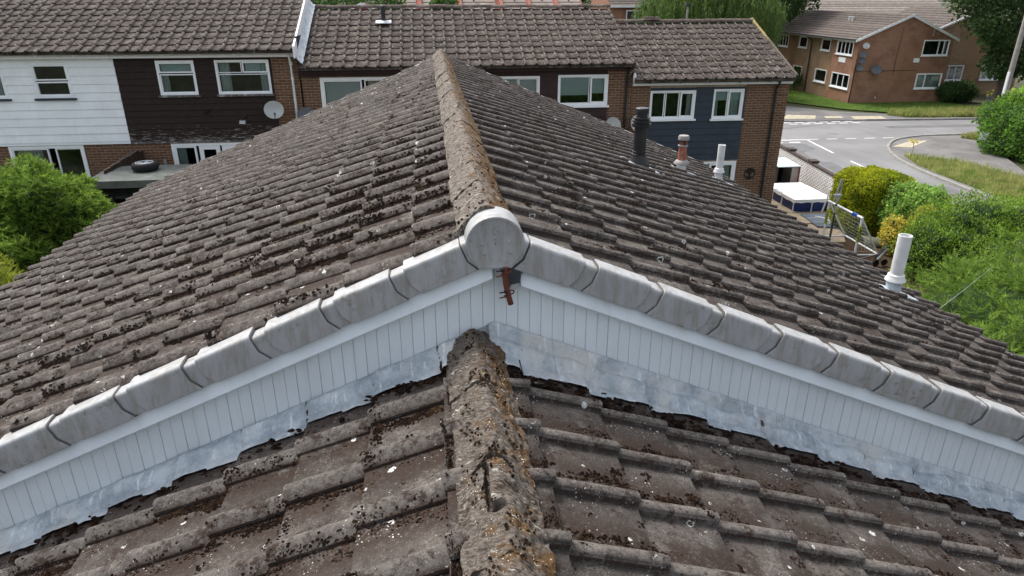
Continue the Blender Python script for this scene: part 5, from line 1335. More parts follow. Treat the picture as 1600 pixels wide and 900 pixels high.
def sprays(name, P, N, length, mat, parent, k=9, up=.35, droop=.25, width=.012, flat=.55):
    """feathery conifer fronds: a rib with side strands, each a thin triangle"""
    n = len(P); ax = unit(N * .8 + rng.normal(size=(n, 3)) * .38 + np.array((0, 0, up))); sd = unit(np.cross(ax, unit(rng.normal(size=(n, 3)) * .6 + np.array((0, 0, 1.0)))))
    L = length * rng.uniform(.6, 1.25, n); tone = rng.random(n); Vs, Rn = [], []
    for i in range(k):
        t = i / (k - 1); side = 1 if i % 2 else -1
        root = P + ax * (L * t * .75)[:, None] - np.array((0, 0, 1.0)) * (droop * L * t * t)[:, None]
        dr = unit(ax * (.75 + .3 * t) + sd * side * (.95 - .5 * t) * (0 if i == k - 1 else 1) + rng.normal(size=(n, 3)) * .16 - np.array((0, 0, droop * t)))
        ll = L * (.55 - .22 * t) * rng.uniform(.75, 1.2, n)
        wv = unit(np.cross(dr, rng.normal(size=(n, 3)))) * (width * (1 + .4 * rng.random(n)))[:, None]
        Vs.append(np.stack([root - wv, root + wv, root + dr * ll[:, None]], 1)); Rn.append(np.clip(tone * .7 + .3 * t + rng.normal(0, .08, n), 0, 1))
    V = np.stack(Vs, 1).reshape(-1, 3); F = np.arange(len(V)).reshape(-1, 3); r = np.repeat(np.stack(Rn, 1).reshape(-1), 3)
    return np_mesh(name, V, F, mat, parent, rnd=r)
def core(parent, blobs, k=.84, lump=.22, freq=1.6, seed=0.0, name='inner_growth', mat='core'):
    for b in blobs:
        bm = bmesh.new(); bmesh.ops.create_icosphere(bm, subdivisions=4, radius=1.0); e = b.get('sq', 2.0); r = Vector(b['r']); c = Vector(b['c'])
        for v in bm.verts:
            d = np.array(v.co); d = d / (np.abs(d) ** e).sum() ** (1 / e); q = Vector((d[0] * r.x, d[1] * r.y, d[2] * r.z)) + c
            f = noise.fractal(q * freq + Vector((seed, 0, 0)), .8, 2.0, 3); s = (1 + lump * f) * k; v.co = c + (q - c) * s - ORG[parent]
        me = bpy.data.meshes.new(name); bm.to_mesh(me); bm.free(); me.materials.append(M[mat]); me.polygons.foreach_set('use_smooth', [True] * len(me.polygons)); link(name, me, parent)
def trunk(parent, path, r, limbs=(), mat='bark'):
    m = MB(); m.tube(path, r, 9); t = m.build('trunk', M[mat], parent, smooth=60)
    for pth, rr in limbs: q = MB(); q.tube(pth, rr, 6); q.build('limb', M[mat], t, smooth=60)
    return t
def shrub(name, label, cat, loc, blobs, n, size, mat, kindp='leaf', group=None, inner=.80, lump=.22, freq=1.6, seed=0.0, k=.84, stems=(), **kw):
    e = empty(name, loc, label, cat, group); P, N, D = shell_points(blobs, n, inner, lump, freq, seed, zmin=loc[2] + .03)
    if kindp == 'leaf': leaves('foliage', P, N, size, M[mat], e, **kw)
    else: sprays('foliage', P, N, size, M[mat], e, **kw)
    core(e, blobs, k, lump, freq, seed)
    for s in stems: m = MB(); m.tube(s, [.05, .04, .03][:len(s)] if len(s) <= 3 else .04, 6); m.build('stem', M['stem_pale'], e, smooth=50)
    return e
B_ = lambda c, r, sq=2.0: dict(c=c, r=r, sq=sq)
# left: big feathery conifer and a golden one below it
shrub('conifer_bush', 'big feathery green conifer beside the left edge of the central roof', 'conifer', (-9.2, 15.6, .9), [B_((-8.45, 15.2, 2.45), (1.35, 1.2, 1.25)), B_((-10.5, 15.0, 2.45), (1.7, 1.35, 1.22)), B_((-9.2, 14.3, 1.5), (2.1, 1.2, 1.1)), B_((-7.75, 15.5, 2.1), (.85, 1.0, 1.1))], 24000, .25, 'leaf_conifer', 'spray', lump=.42, freq=1.2, inner=.72, seed=3.1, up=.30, width=.010, k=.78,
      stems=([(-8.3, 13.25, 1.0), (-8.25, 13.2, 1.9), (-8.3, 13.25, 2.5)], [(-7.9, 13.3, .9), (-7.85, 13.25, 1.7)], [(-7.55, 13.5, .9), (-7.5, 13.45, 1.6)], [(-8.8, 13.3, .9), (-8.75, 13.2, 1.7), (-8.8, 13.2, 2.2)]))
shrub('conifer_bush', 'golden green conifer low beside the left roof edge', 'conifer', (-8.5, 12.1, .9), [B_((-8.4, 12.0, 1.75), (1.35, 1.0, 1.05)), B_((-7.1, 11.7, 1.55), (.85, .9, .8)), B_((-9.6, 11.9, 1.7), (1.2, 1.0, 1.15))], 9500, .23, 'leaf_conifer_yellow', 'spray', lump=.4, freq=1.5, inner=.74, seed=8.1, up=.25, k=.78, width=.009)
# right: conifer hedge below the gutter
def conifer_hedge():
    e = empty('conifer_hedge', (8.6, 8.4, 0), 'bright green feathery conifer hedge below the right roof edge', 'hedge')
    bl = [B_((7.0, 7.6, 1.35), (1.35, 1.7, 1.45), 3), B_((8.7, 8.3, 1.5), (1.6, 1.75, 1.50), 3), B_((10.6, 8.9, 1.55), (1.8, 1.9, 1.62), 3), B_((7.4, 9.9, 1.0), (1.1, 1.2, 1.15)), B_((9.6, 6.7, 1.4), (2.0, 1.3, 1.4), 3), B_((12.6, 9.6, 1.6), (1.6, 1.8, 1.7), 3)]
    P, N, D = shell_points(bl, 30000, .84, .30, 1.9, 1.7)
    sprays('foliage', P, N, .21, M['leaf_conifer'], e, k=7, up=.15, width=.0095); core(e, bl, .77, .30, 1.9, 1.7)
conifer_hedge()
shrub('clipped_hedge', 'clipped yellow-green box-shaped hedge with browned top', 'hedge', (13.95, 19.75, 0), [B_((13.95, 19.75, .9), (.98, .95, .98), 4.5)], 30000, .075, 'leaf_trim', inner=.90, lump=.07, freq=2.2, k=.92, seed=2.2, aspect=.55)
shrub('variegated_shrub', 'light green variegated shrub beside the clipped hedge', 'shrub', (14.4, 18.3, 0), [B_((14.35, 18.35, .95), (.80, .8, .88)), B_((14.0, 17.95, .8), (.5, .5, .62)), B_((14.85, 18.2, 1.1), (.55, .6, .62))], 7500, .11, 'leaf_variegated', lump=.35, freq=2.0, inner=.72, k=.76, aspect=.62)
shrub('golden_shrub', 'small yellow-leaved shrub in front of the variegated one', 'shrub', (13.5, 17.5, 0), [B_((13.45, 17.45, .55), (.5, .42, .50)), B_((13.85, 17.2, .75), (.42, .4, .45)), B_((14.05, 17.35, 1.05), (.3, .3, .35))], 3800, .085, 'leaf_gold', lump=.4, freq=2.6, inner=.7, k=.7, aspect=.62)
shrub('privet_bush', 'large loose bright green bush between garden and road', 'shrub', (14.4, 15.4, 0), [B_((14.1, 15.6, 1.0), (1.35, 1.25, 1.15)), B_((15.2, 15.1, 1.15), (1.3, 1.2, 1.12)), B_((13.2, 15.7, .8), (.95, .9, .95)), B_((14.7, 14.4, .8), (1.6, 1.0, .95)), B_((16.1, 14.9, .9), (.9, .9, .95))], 40000, .075, 'leaf_privet', lump=.36, freq=2.1, inner=.78, k=.76, aspect=.42, up=.5, seed=5.0)
# roadside hedge at far right
shrub('roadside_hedge', 'dense dark green hedge beside the pavement at the right edge', 'hedge', (28.6, 28.6, 0), [B_((28.3, 28.4, 1.15), (2.1, 3.1, 1.4), 3.5), B_((31.0, 27.0, 1.1), (2.2, 4.0, 1.35), 3.5)], 26000, .16, 'leaf_hedge', inner=.88, lump=.16, freq=.9, k=.90, aspect=.55)
shrub('roadside_bush', 'lighter green bush growing out of the roadside hedge top', 'shrub', (28.8, 29.8, 0), [B_((28.2, 29.7, 2.25), (1.35, 1.3, .85)), B_((29.8, 29.2, 2.3), (1.2, 1.3, .8))], 8000, .15, 'leaf_hedge_top', inner=.70, lump=.4, freq=1.1, k=.75, aspect=.45, up=.6)
shrub('garden_bush', 'low dark rounded bush at the corner of the flats', 'shrub', (36.4, 45.3, 0), [B_((36.3, 45.2, .7), (1.0, .7, .75)), B_((37.6, 45.6, .7), (.9, .7, .7))], 2600, .15, 'leaf_dark', inner=.75, lump=.3)
shrub('wall_climber', 'thin bush growing against the flats beside the drainpipe', 'shrub', (28.6, 52.8, 0), [B_((28.75, 52.8, .8), (.45, .5, .9))], 900, .14, 'leaf_tree', inner=.5, lump=.4, k=.4)
# flower pots along the wing
for k, x in enumerate((38.3, 39.0, 39.7, 40.4)):
    lbls = ('grey flower pot with yellow flowers, leftmost by the wing of the flats', 'grey flower pot, second from left by the wing of the flats', 'grey flower pot, third from left by the wing of the flats', 'grey flower pot with pink flowers, rightmost by the wing of the flats')
    e = empty('flower_pot', (x, 43.9, 0), lbls[k], 'flower pot', 'flower pots by the flats'); m = MB(); m.lathe((x, 43.9, .0), [(.20, 0), (.30, .55), (.33, .56), (.33, .62), (.28, .62), (.27, .55)], 16); m.build('pot', M['pot'], e, smooth=40)
    P, N, D = shell_points([B_((x, 43.9, .72), (.34, .3, .22))], 160, .3, .2, zmin=.5); leaves('foliage', P, N, .13, M['leaf_tree'], e)
    P, N, D = shell_points([B_((x, 43.9, .78), (.36, .3, .22))], 40, .8, .2, zmin=.7); leaves('flowers', P, N, .10, M['flower_pink'] if k else M['leaf_gold'], e, aspect=.9)['kind'] = 'stuff'
# trees
def tree(label, base, h, blobs, n, size, mat, limbs=6, group=None, name='broadleaf_tree', r=.3, lump=.4, inner=.55, freq=.55, seed=0.0, **kw):
    e = empty(name, base, label, 'tree', group); bx, by, bz = base; top = Vector((bx, by, bz + h * .72)); lm = []
    for k in range(limbs):
        a = 2 * math.pi * k / limbs + .4; z = h * (.28 + .4 * k / limbs); s = Vector((bx, by, bz + z)); b = blobs[k % len(blobs)]; t = Vector(b['c']) + Vector((math.cos(a) * b['r'][0] * .5, math.sin(a) * b['r'][1] * .5, b['r'][2] * .2)); lm.append(([s, s.lerp(t, .5) + Vector((0, 0, .3)), t], [r * .4, r * .26, r * .1]))
    trunk(e, [(bx, by, bz - .1), (bx + .05, by, bz + h * .3), tuple(top)], [r, r * .75, r * .3], lm)
    P, N, D = shell_points(blobs, n, inner, lump, freq, seed, zmin=bz + .5); leaves('crown', P, N, size, M[mat], e, **kw); return e
tree('large dark tree overhanging the flats at the right edge', (37.2, 42.2, 0), 9.5, [B_((36.6, 42.0, 5.9), (2.6, 2.6, 2.3)), B_((39.5, 42.5, 5.0), (3.0, 2.8, 2.8)), B_((35.3, 42.6, 7.3), (2.2, 2.4, 1.7)), B_((38.2, 41.8, 8.0), (3.2, 3.0, 2.6)), B_((42.5, 42.5, 4.6), (2.8, 2.6, 2.9)), B_((37.4, 41.3, 3.6), (1.6, 1.6, 1.1)), B_((35.0, 41.6, 5.6), (1.5, 1.5, 1.0)), B_((36.4, 41.2, 2.9), (1.2, 1.3, .8)), B_((40.5, 41.5, 2.6), (1.8, 1.6, 1.0))], 26000, .27, 'leaf_dark', aspect=.6, lump=.5)
def willow():
    e = empty('willow_tree', (19.6, 50, 0), 'weeping willow with hanging curtains of leaves beyond the end house', 'tree')
    trunk(e, [(19.6, 50, -.1), (19.7, 50, 2.5), (19.5, 50, 5.5)], [.38, .32, .22], [([Vector((19.6, 50, 3.0)), Vector((21.0, 49.8, 5.5)), Vector((22.5, 49.6, 7.4))], [.2, .14, .05]), ([Vector((19.6, 50, 2.8)), Vector((18.0, 49.8, 5.0)), Vector((16.8, 49.6, 7.0))], [.2, .14, .05]), ([Vector((19.6, 50, 4)), Vector((20, 50, 7)), Vector((20.3, 50, 9))], [.2, .12, .05])])
    Vs, Rn = [], []
    for c in range(760):
        a = random.uniform(0, 6.283); q = math.sqrt(random.random()); x = 20.0 + 5.3 * q * math.cos(a); y = 50 + 3.8 * q * math.sin(a); zt = 9.2 - 3.2 * q * q + random.gauss(0, .4); zb = random.uniform(2.2, 4.6) + 1.4 * noise.noise(Vector((x * .8, y * .8, 0))); tone = random.random()
        n = int((zt - zb) * 17); z = np.linspace(zt, zb, n); sw = .25 * np.sin(z * .9 + c)
        P = np.stack([x + sw + rng.normal(0, .07, n), y + rng.normal(0, .07, n), z], 1); d = unit(np.stack([rng.normal(0, .5, n), rng.normal(0, .5, n), -np.ones(n)], 1)); s = unit(np.cross(d, rng.normal(size=(n, 3)))); L = rng.uniform(.2, .36, n)[:, None]
        Vs.append(np.stack([P - s * .032, P + s * .032, P + d * L], 1).reshape(-1, 3)); Rn.append(np.full(n * 3, tone))
    V = np.concatenate(Vs); np_mesh('crown', V, np.arange(len(V)).reshape(-1, 3), M['leaf_willow'], e, rnd=np.concatenate(Rn))
willow()
g = 'trees beyond the rooftops'
tree('dark round tree between the willow and the flats', (26.8, 57, 0), 10, [B_((26.4, 57, 6.8), (3.4, 3, 2.8)), B_((29.6, 58, 7.8), (3.0, 3, 2.4)), B_((24.0, 56, 6.0), (2.0, 2, 2.4))], 9000, .34, 'leaf_dark', group=g, aspect=.6)
tree('mid green tree over the middle roof, left of its vent pipe', (-6.2, 60, 0), 8, [B_((-7.4, 60, 6.3), (2.6, 2.4, 2.0)), B_((-4.0, 61, 6.2), (2.6, 2.2, 1.9))], 8000, .26, 'leaf_tree', group=g, aspect=.6)
tree('small green tree just showing over the middle roof, above the central ridge', (1.0, 62, 0), 7.2, [B_((1.6, 62, 6.0), (1.3, 1.2, 1.0))], 2600, .22, 'leaf_tree', group=g, aspect=.6, r=.15)
tree('dark tree behind the far brick house with the white window', (24.5, 74, 0), 11, [B_((22.6, 73, 6.0), (3.0, 3, 3.4)), B_((27, 75, 7.0), (3.4, 3, 3.2))], 7000, .4, 'leaf_dark', group=g, aspect=.6)
tree('dark tree behind the stepped red houses at their right end', (15.0, 84, 0), 11, [B_((15.5, 84, 6.5), (3.5, 3, 3.5))], 4500, .4, 'leaf_dark', group=g, aspect=.6)

# grass verges and lawns
VERGE = [(22.1, 29.6), (21.4, 27.6), (21.15, 25), (21.0, 22.3), (20.75, 19.5), (20.6, 14), (23.0, 14), (23.6, 20), (23.9, 24), (23.4, 27.5)]
sheet('verge', VERGE, .062, M['lawn'])
grass('verge_grass', VERGE, 26000, .30, M['grass_dry'], .05, 'long straw-tinged grass on the verge beside the right kerb', tall=lambda p: np.clip(.55 + (p[:, 0] - 21.2) * .35, .4, 1.3))
LAWN = [(28.9, 45.6), (35.9, 45.6), (36.5, 43.6), (41.5, 42.2), (36.0, 41.2), (29.6, 41.4), (27.2, 43.2), (25.2, 46.5), (24.6, 52), (24.5, 60), (28.9, 60)]
sheet('flats_lawn', LAWN, .057, M['lawn']); grass('lawn_grass', LAWN, 30000, .09, M['grass'], .05, 'mown green lawn round the flats')
TALL = [(28.5, 40.6), (29.2, 41.4), (36, 41.1), (44, 41.9), (44, 39.4), (34.5, 39.2), (29.2, 39.6)]
sheet('far_verge', TALL, .061, M['lawn']); grass('tall_grass', TALL, 16000, .42, M['grass_dry'], .05, 'strip of tall dry grass along the far kerb')
grass('corner_grass', [(27.8, 33.2), (31, 33.8), (31, 32.6), (28.2, 32.4)], 3500, .35, M['grass_dry'], .05, 'dry grass tuft at the roadside hedge foot')
grass('wall_grass', [(15.5, 24.0), (16.1, 24.0), (16.1, 21.5), (15.3, 21.0)], 2600, .55, M['grass_dry'], .05, 'tall dry grass outside the white garden wall')
m = MB(); fl = empty('ragwort_plant', (22.0, 29.0, .05), 'tall yellow-flowered weed at the tip of the grass verge', 'plant'); m.tube([(22.0, 29.0, .05), (22.05, 29.0, .5), (22.0, 29.0, .82)], .012, 5); m.build('stem', M['stem_pale'], fl)
P, N, D = shell_points([B_((22.0, 29.0, .85), (.2, .2, .06))], 60, .5, .1, zmin=.1); leaves('flowers', P, N, .08, M['leaf_gold'], fl, aspect=.9)['kind'] = 'stuff'
# left garden lawn is hidden; soil and paving in the right garden
SOIL = [(12.3, 19.2), (13.2, 18.6), (15.6, 17.2), (15.8, 13.4), (11.4, 13.6), (11.2, 16.8)]
sheet('soil_bed', SOIL, .004, M['soil'])
pat = kind(sheet('patio', [(10.75, 18.6), (12.6, 18.6), (12.9, 19.2), (13.6, 21.2), (14.3, 22.3), (14.6, 26.4), (10.75, 26.4)], .006, M['mortar']), 'structure')
for i in range(6):
    for j in range(13):
        x, y = 10.8 + i * .62, 18.62 + j * .6
        if x + .6 > 12.35 + max(0, (y - 19.0)) * .33: continue
        mb = MB(); zz = .035 + random.gauss(0, .004); mb.box(x, x + .605, y, y + .585, .0, zz); mb.build('paving_slab', M['slab'], pat)

# ------------------------------------------------------------------ garden wall
def garden_wall():
    A, Bp = Vector((14.95, 28.2, 0)), Vector((14.25, 21.6, 0)); d = (Bp - A).normalized(); L = (Bp - A).length; nrm = Vector((d.y, -d.x, 0)); 
    if nrm.x > 0: nrm = -nrm
    w = empty('garden_wall', (14.6, 25, 0), 'white-painted brick garden wall with dark brick coping behind the pool', 'wall'); F = Fr(A, d, nrm); H = .98
    m = MB(); F.box(m, 0, L, -.11, 0, -.1, H); m.build('wall_core', M['white_brick'], w)
    brickwork(w, F, [(0, L, 0.0, H - .01)], [], M['white_brick'], proud=.007)
    F2 = Fr(A + nrm * -.11 + d * L, -d, -nrm); brickwork(w, F2, [(0, L, 0, H - .01)], [], M['brick'], name='outer_brickwork')
    s = 0
    while s < L - .05: mb = MB(); F.box(mb, s + .004, s + .108, -.135, .025, H + .002, H + .075 + random.gauss(0, .003)); mb.build('coping_brick', M['coping'], w); s += .112
    for s in (1.35, 3.55):
        mb = MB(); F.box(mb, s - .17, s + .17, -.24, -.10, -.1, H + .10); pr = mb.build('pier', M['brick_plain'], w); mb = MB(); F.box(mb, s - .20, s + .20, -.27, .03, H + .102, H + .16); mb.build('pier_cap', M['coping'], pr)
garden_wall()
def locker():
    e = empty('storage_locker', (13.75, 25.0, 0), 'open black storage locker with pale grey lid against the white garden wall', 'locker'); x0, x1, y0, y1, H = 13.25, 14.05, 24.55, 25.75, .92
    m = MB(); m.box(x0, x1, y0 + .03, y1, .03, .06); m.box(x0, x0 + .03, y0 + .03, y1, .06, H); m.box(x0 + .03, x1, y1 - .03, y1, .06, H); m.build('carcass', M['locker_black'], e)
    m = MB(); m.box(x1, x1 + .03, y0, y1, .03, H); m.build('side_panel', M['locker_beige'], e)
    m = MB(); m.box(x0 + .55, x1, y0, y0 + .025, .03, H - .02); m.build('door', M['locker_beige'], e, bevel=.004)
    m = MB(); m.hexa([(x0 - .04, y0 - .05, H), (x1 + .06, y0 - .05, H), (x1 + .06, y1 + .03, H + .06), (x0 - .04, y1 + .03, H + .06), (x0 - .04, y0 - .05, H + .035), (x1 + .06, y0 - .05, H + .035), (x1 + .06, y1 + .03, H + .095), (x0 - .04, y1 + .03, H + .095)]); m.build('lid', M['locker_grey'], e, bevel=.006)
    m = MB(); m.box(x1 + .035, x1 + .075, y0 - .03, y0 + .02, .0, H + .02); m.build('corner_post', M['red'], e)
    return e
locker()
def pool():
    x0, x1, y0, y1, H = 12.50, 13.84, 21.72, 23.85, .44; e = empty('paddling_pool', (13.17, 22.8, 0), 'rectangular blue frame paddling pool with white cover', 'pool')
    m = MB()
    def ring(t):
        if t < .25: return x0 + (x1 - x0) * t * 4, y0
        if t < .5: return x1, y0 + (y1 - y0) * (t - .25) * 4
        if t < .75: return x1 - (x1 - x0) * (t - .5) * 4, y1
        return x0, y1 - (y1 - y0) * (t - .75) * 4
    def fn(u, v):
        x, y = ring(u if u < 1 else 0); bul = .03 * math.sin(math.pi * v) + .008 * noise.noise(Vector((u * 40, v * 4, 0))); cx, cy = (x0 + x1) / 2, (y0 + y1) / 2; return Vector((x + (x - cx) * bul * .6 + (cx - x) * .03, y + (y - cy) * bul * .4 + (cy - y) * .02, .01 + (H - .02) * v))
    m.grid(fn, 96, 8); m.build('liner', M['pool_blue'], e, smooth=50, fix=False)
    m = MB()
    def top(u, v):
        x, y = x0 - .05 + (x1 - x0 + .1) * u, y0 - .05 + (y1 - y0 + .1) * v; return Vector((x, y, H + .035 + .025 * math.sin(math.pi * u) * math.sin(math.pi * v) + .006 * noise.noise(Vector((x * 4, y * 4, 0)))))
    m.grid(top, 24, 30); c = m.build('cover', M['pool_cover'], e, smooth=60, fix=False)
    m = MB()
    for (a, b) in (((x0 - .05, y0 - .05), (x1 + .05, y0 - .05)), ((x1 + .05, y0 - .05), (x1 + .05, y1 + .05)), ((x1 + .05, y1 + .05), (x0 - .05, y1 + .05)), ((x0 - .05, y1 + .05), (x0 - .05, y0 - .05))):
        m.grid(lambda u, v, a=a, b=b: Vector((a[0] + (b[0] - a[0]) * u, a[1] + (b[1] - a[1]) * u, H + .035 - .12 * v + .012 * v * math.sin(u * 23))), 20, 2)
    m.build('cover_skirt', M['pool_cover'], c, smooth=60, fix=False)
    for (x, y) in ((x0 - .06, y0 - .06), (x0 + .62, y0 - .07), (x1 + .06, y0 - .06), (x0 - .07, y0 + .75), (x0 - .07, y0 + 1.45), (x0 - .06, y1 + .06), (x1 + .07, y0 + .75), (x1 + .07, y0 + 1.45), (x1 + .06, y1 + .06)):
        m = MB(); m.tube([(x, y, 0), (x, y, H - .05)], .02, 8); m.build('leg', M['white_paint'], e, smooth=50)
    return e
pool()
def pool_ladder():
    x, y = 13.55, 21.15; e = empty('pool_ladder', (x, y, 0), 'white plastic A-frame pool ladder beside the paddling pool', 'ladder')
    for dx in (-.14, .14):
        m = MB(); m.tube([(x + dx - .02, y - .22, 0), (x + dx, y, .62), (x + dx, y + .03, .95), (x + dx, y + .09, .95), (x + dx, y + .12, .62), (x + dx + .02, y + .34, 0)], .028, 8); m.build('rail', M['white_paint'], e, smooth=50)
    for k, z in enumerate((.18, .40, .62)):
        m = MB(); yy = y - .22 + .22 * z / .62; m.box(x - .15, x + .15, yy - .07, yy + .05, z, z + .035); m.build('step', M['white_paint'], e, bevel=.006)
pool_ladder()
def hoop():
    e = MB(); c = Vector((11.75, 21.9, .42)); u = Vector((.93, .2, 0)).normalized(); v = Vector((.0, -.25, 1)).normalized()
    e.tube([c + u * .43 * math.cos(a) + v * .43 * math.sin(a) for a in np.linspace(0, 2 * math.pi, 40, endpoint=False)], .012, 8, closed=True); tag(e.build('play_hoop', M['white_paint'], None, smooth=50, loc=c - Vector((0, 0, .42))), 'thin pale hoop standing at the roof edge left of the pool', 'hoop')
hoop()
def goal():
    xA, yA, yB, H, D = 12.15, 19.12, 17.40, 1.16, .72; e = empty('football_goal', (xA, 18.26, 0), 'small white football goal with sagging net and yellow post labels', 'goal'); r = .034
    for y, nm in ((yA, 0), (yB, 1)):
        m = MB(); m.cyl((xA, y, 0), (xA, y, H), r, n=14); po = m.build('post', M['white_paint'], e, smooth=40)
        m = MB(); m.cyl((xA, y, .42), (xA, y, .92), r + .002, n=14, cap=False); lb = m.build('post_label', M['label_yellow'], po, smooth=40)
        cu = bpy.data.curves.new('lettering', 'FONT'); cu.body = 'SAMBA'; cu.size = .13; cu.extrude = .001; cu.align_x = 'CENTER'; cu.align_y = 'CENTER'; cu.materials.append(M['ink'])
        tmp = bpy.data.objects.new('tmp', cu); COL.objects.link(tmp); bpy.context.view_layer.update(); me_ = bpy.data.meshes.new_from_object(tmp.evaluated_get(bpy.context.evaluated_depsgraph_get())); bpy.data.objects.remove(tmp); o = bpy.data.objects.new('lettering', me_); COL.objects.link(o); o.parent = po
        mt = Matrix(((0, 0, -.55), (0, 0, -.835), (0, 0, 0))); X, Yv, Z = Vector((0, 0, 1)), Vector((-.835, .55, 0)), Vector((-.55, -.835, 0))
        b4 = Matrix((X, Yv, Z)).transposed().to_4x4(); b4.translation = Vector((xA, y, .67)) + Z * (r + .006) - ORG[po]; o.matrix_local = b4
        m = MB(); m.tube([(xA, y, H - .02), (xA + D, y - .04, .02)], .024, 8); m.build('stay', M['white_paint'], e, smooth=40)
        m = MB(); m.tube([(xA, y, .03), (xA + D, y - .04, .025)], .026, 8); m.build('side_bar', M['white_paint'], e, smooth=40)
    m = MB(); m.cyl((xA, yA + r, H), (xA, yB - r, H), r, n=14); m.build('crossbar', M['white_paint'], e, smooth=40)
    m = MB(); m.cyl((xA + D, yA - .04, .03), (xA + D, yB - .04, .03), .026, n=10); m.build('ground_bar', M['white_paint'], e, smooth=40)
    m = MB(); m.box(xA - .04, xA + .04, 17.62, 17.86, H - .04, H + .04); m.build('crossbar_label', M['blue_sign'], e, bevel=.01)
    m = MB()
    def P(u, v): return Vector((xA + D * v + .10 * math.sin(math.pi * v) * math.sin(math.pi * u), yA + (yB - yA) * u - .04 * v, H * (1 - v) ** 1.15 + .02 - .06 * math.sin(math.pi * u) * math.sin(math.pi * v)))
    for i in range(15): m.tube([P(i / 14, j / 10) for j in range(11)], .0030, 4)
    for j in range(1, 9): m.tube([P(i / 16, j / 9) for i in range(17)], .0030, 4)
    for y in (yA, yB):
        for j in range(1, 8): t = j / 8; m.tube([(xA, y, H * (1 - t)), (xA + D * t, y - .04 * t, H * (1 - t))], .0030, 4); m.tube([(xA + D * t, y - .04 * t, H * (1 - t)), (xA + D * t, y - .04 * t, .03)], .0030, 4)
    m.build('net', M['net'], e)
goal()
def airer():
    x, y, H = 12.02, 18.55, 1.95; e = empty('rotary_airer', (x, y, 0), 'folded grey rotary clothes airer on its pole behind the goal', 'clothes airer')
    m = MB(); m.cyl((x, y, 0), (x, y, H - .45), .024, n=10); po = m.build('pole', M['galv'], e, smooth=40)
    m = MB(); m.cyl((x, y, .0), (x, y, .9), .028, n=10); m.build('lower_tube', M['dark_metal'], po, smooth=40)
    for z in (.55, .92, 1.2): m = MB(); m.cyl((x, y, z), (x, y, z + .04), .034, n=10); m.build('collar', M['black_plastic'], po, smooth=40)
    m = MB(); m.box(x - .13, x + .10, y - .05, y + .05, H - .47, H - .40); m.build('hub', M['galv'], e, bevel=.012)
    for k, (dx, dy) in enumerate(((-.10, -.03), (-.02, .03), (.06, -.02), (-.05, .04))): m = MB(); m.tube([(x + dx, y + dy, H - .42), (x + dx * .25 + .03, y + dy * .3, H + .06)], .014, 8); m.build('arm', M['galv'], e, smooth=40)
    m = MB()
    for k in range(8): m.tube([(x - .12 + k * .02, y, H - .42), (x - .13 + k * .03, y - .03, H - .62 + .05 * (k % 3)), (x - .10 + k * .02, y, H - .44)], .004, 4)
    m.build('line', M['white_paint'], e)
airer()
def mat_():
    e = empty('play_mat', (13.0, 20.6, .04), 'blue-grey play mat with curved white court lines beside the pool', 'mat'); m = MB(); m.prism([(12.45, 20.0, .045), (13.3, 19.75, .045), (13.75, 21.25, .045), (12.55, 21.35, .045)], (0, 0, .012)); m.build('sheet', M['mat_blue'], e)
    m = MB()
    for c, r in (((12.8, 20.6), .45), ((13.5, 20.7), .5)): m.tube([(c[0] + r * math.cos(a) * .8, c[1] + r * math.sin(a), .062) for a in np.linspace(-1.2, 1.2, 12)], .016, 5)
    m.tube([(12.6, 20.9, .062), (13.6, 20.8, .062)], .016, 5); m.tube([(12.55, 20.4, .062), (13.45, 20.3, .062)], .016, 5); m.build('lines', M['white_paint'], e, smooth=40)
mat_()
def barrow():
    e = empty('garden_barrow', (13.0, 18.0, 0), 'upturned olive barrow tray with dark opening on the soil behind the goal', 'barrow'); m = MB()
    def fn(u, v): 
        a = math.pi * u; return Vector((12.9 + .55 * v, 18.35 - .22 * math.cos(a) - .25 * v, .03 + .24 * math.sin(a) * (1 - .15 * v)))
    m.grid(fn, 12, 5); o = m.build('tray', M['olive'], e, smooth=50, fix=False); o.modifiers.new('t', 'SOLIDIFY').thickness = .012
    m = MB(); m.lathe((13.5, 17.98, .16), [(.17, 0), (.19, .04), (.19, .10), (.17, .14)], 18, axis=(.7, -.5, .1)); m.build('wheel', M['tyre'], e, smooth=40)
barrow()
def scooter():
    e = empty('toy_scooter', (12.2, 16.65, 0), 'black toy scooter lying beside the goal near the roof edge', 'scooter'); m = MB(); m.tube([(11.7, 16.75, .12), (12.3, 16.6, .35), (12.5, 16.6, .62)], .022, 8); m.build('stem', M['black_plastic'], e, smooth=40)
    m = MB(); m.hexa([(12.2, 16.5, .2), (12.32, 16.5, .2), (12.32, 16.6, .2), (12.2, 16.6, .2), (12.42, 16.5, .6), (12.54, 16.5, .6), (12.54, 16.6, .6), (12.42, 16.6, .6)]); m.build('deck', M['black_plastic'], e, bevel=.01)
    m = MB(); m.hexa([(12.22, 16.49, .24), (12.30, 16.49, .24), (12.30, 16.50, .24), (12.22, 16.50, .24), (12.44, 16.49, .56), (12.50, 16.49, .56), (12.50, 16.50, .56), (12.44, 16.50, .56)]); m.build('grip_tape', M['white_paint'], e)
    for x, z in ((12.25, .1), (12.5, .12)): m = MB(); m.lathe((x, 16.53, z), [(.09, 0), (.10, .02), (.09, .04)], 14, axis=(0, 1, 0)); m.build('wheel', M['tyre'], e, smooth=40)
scooter()
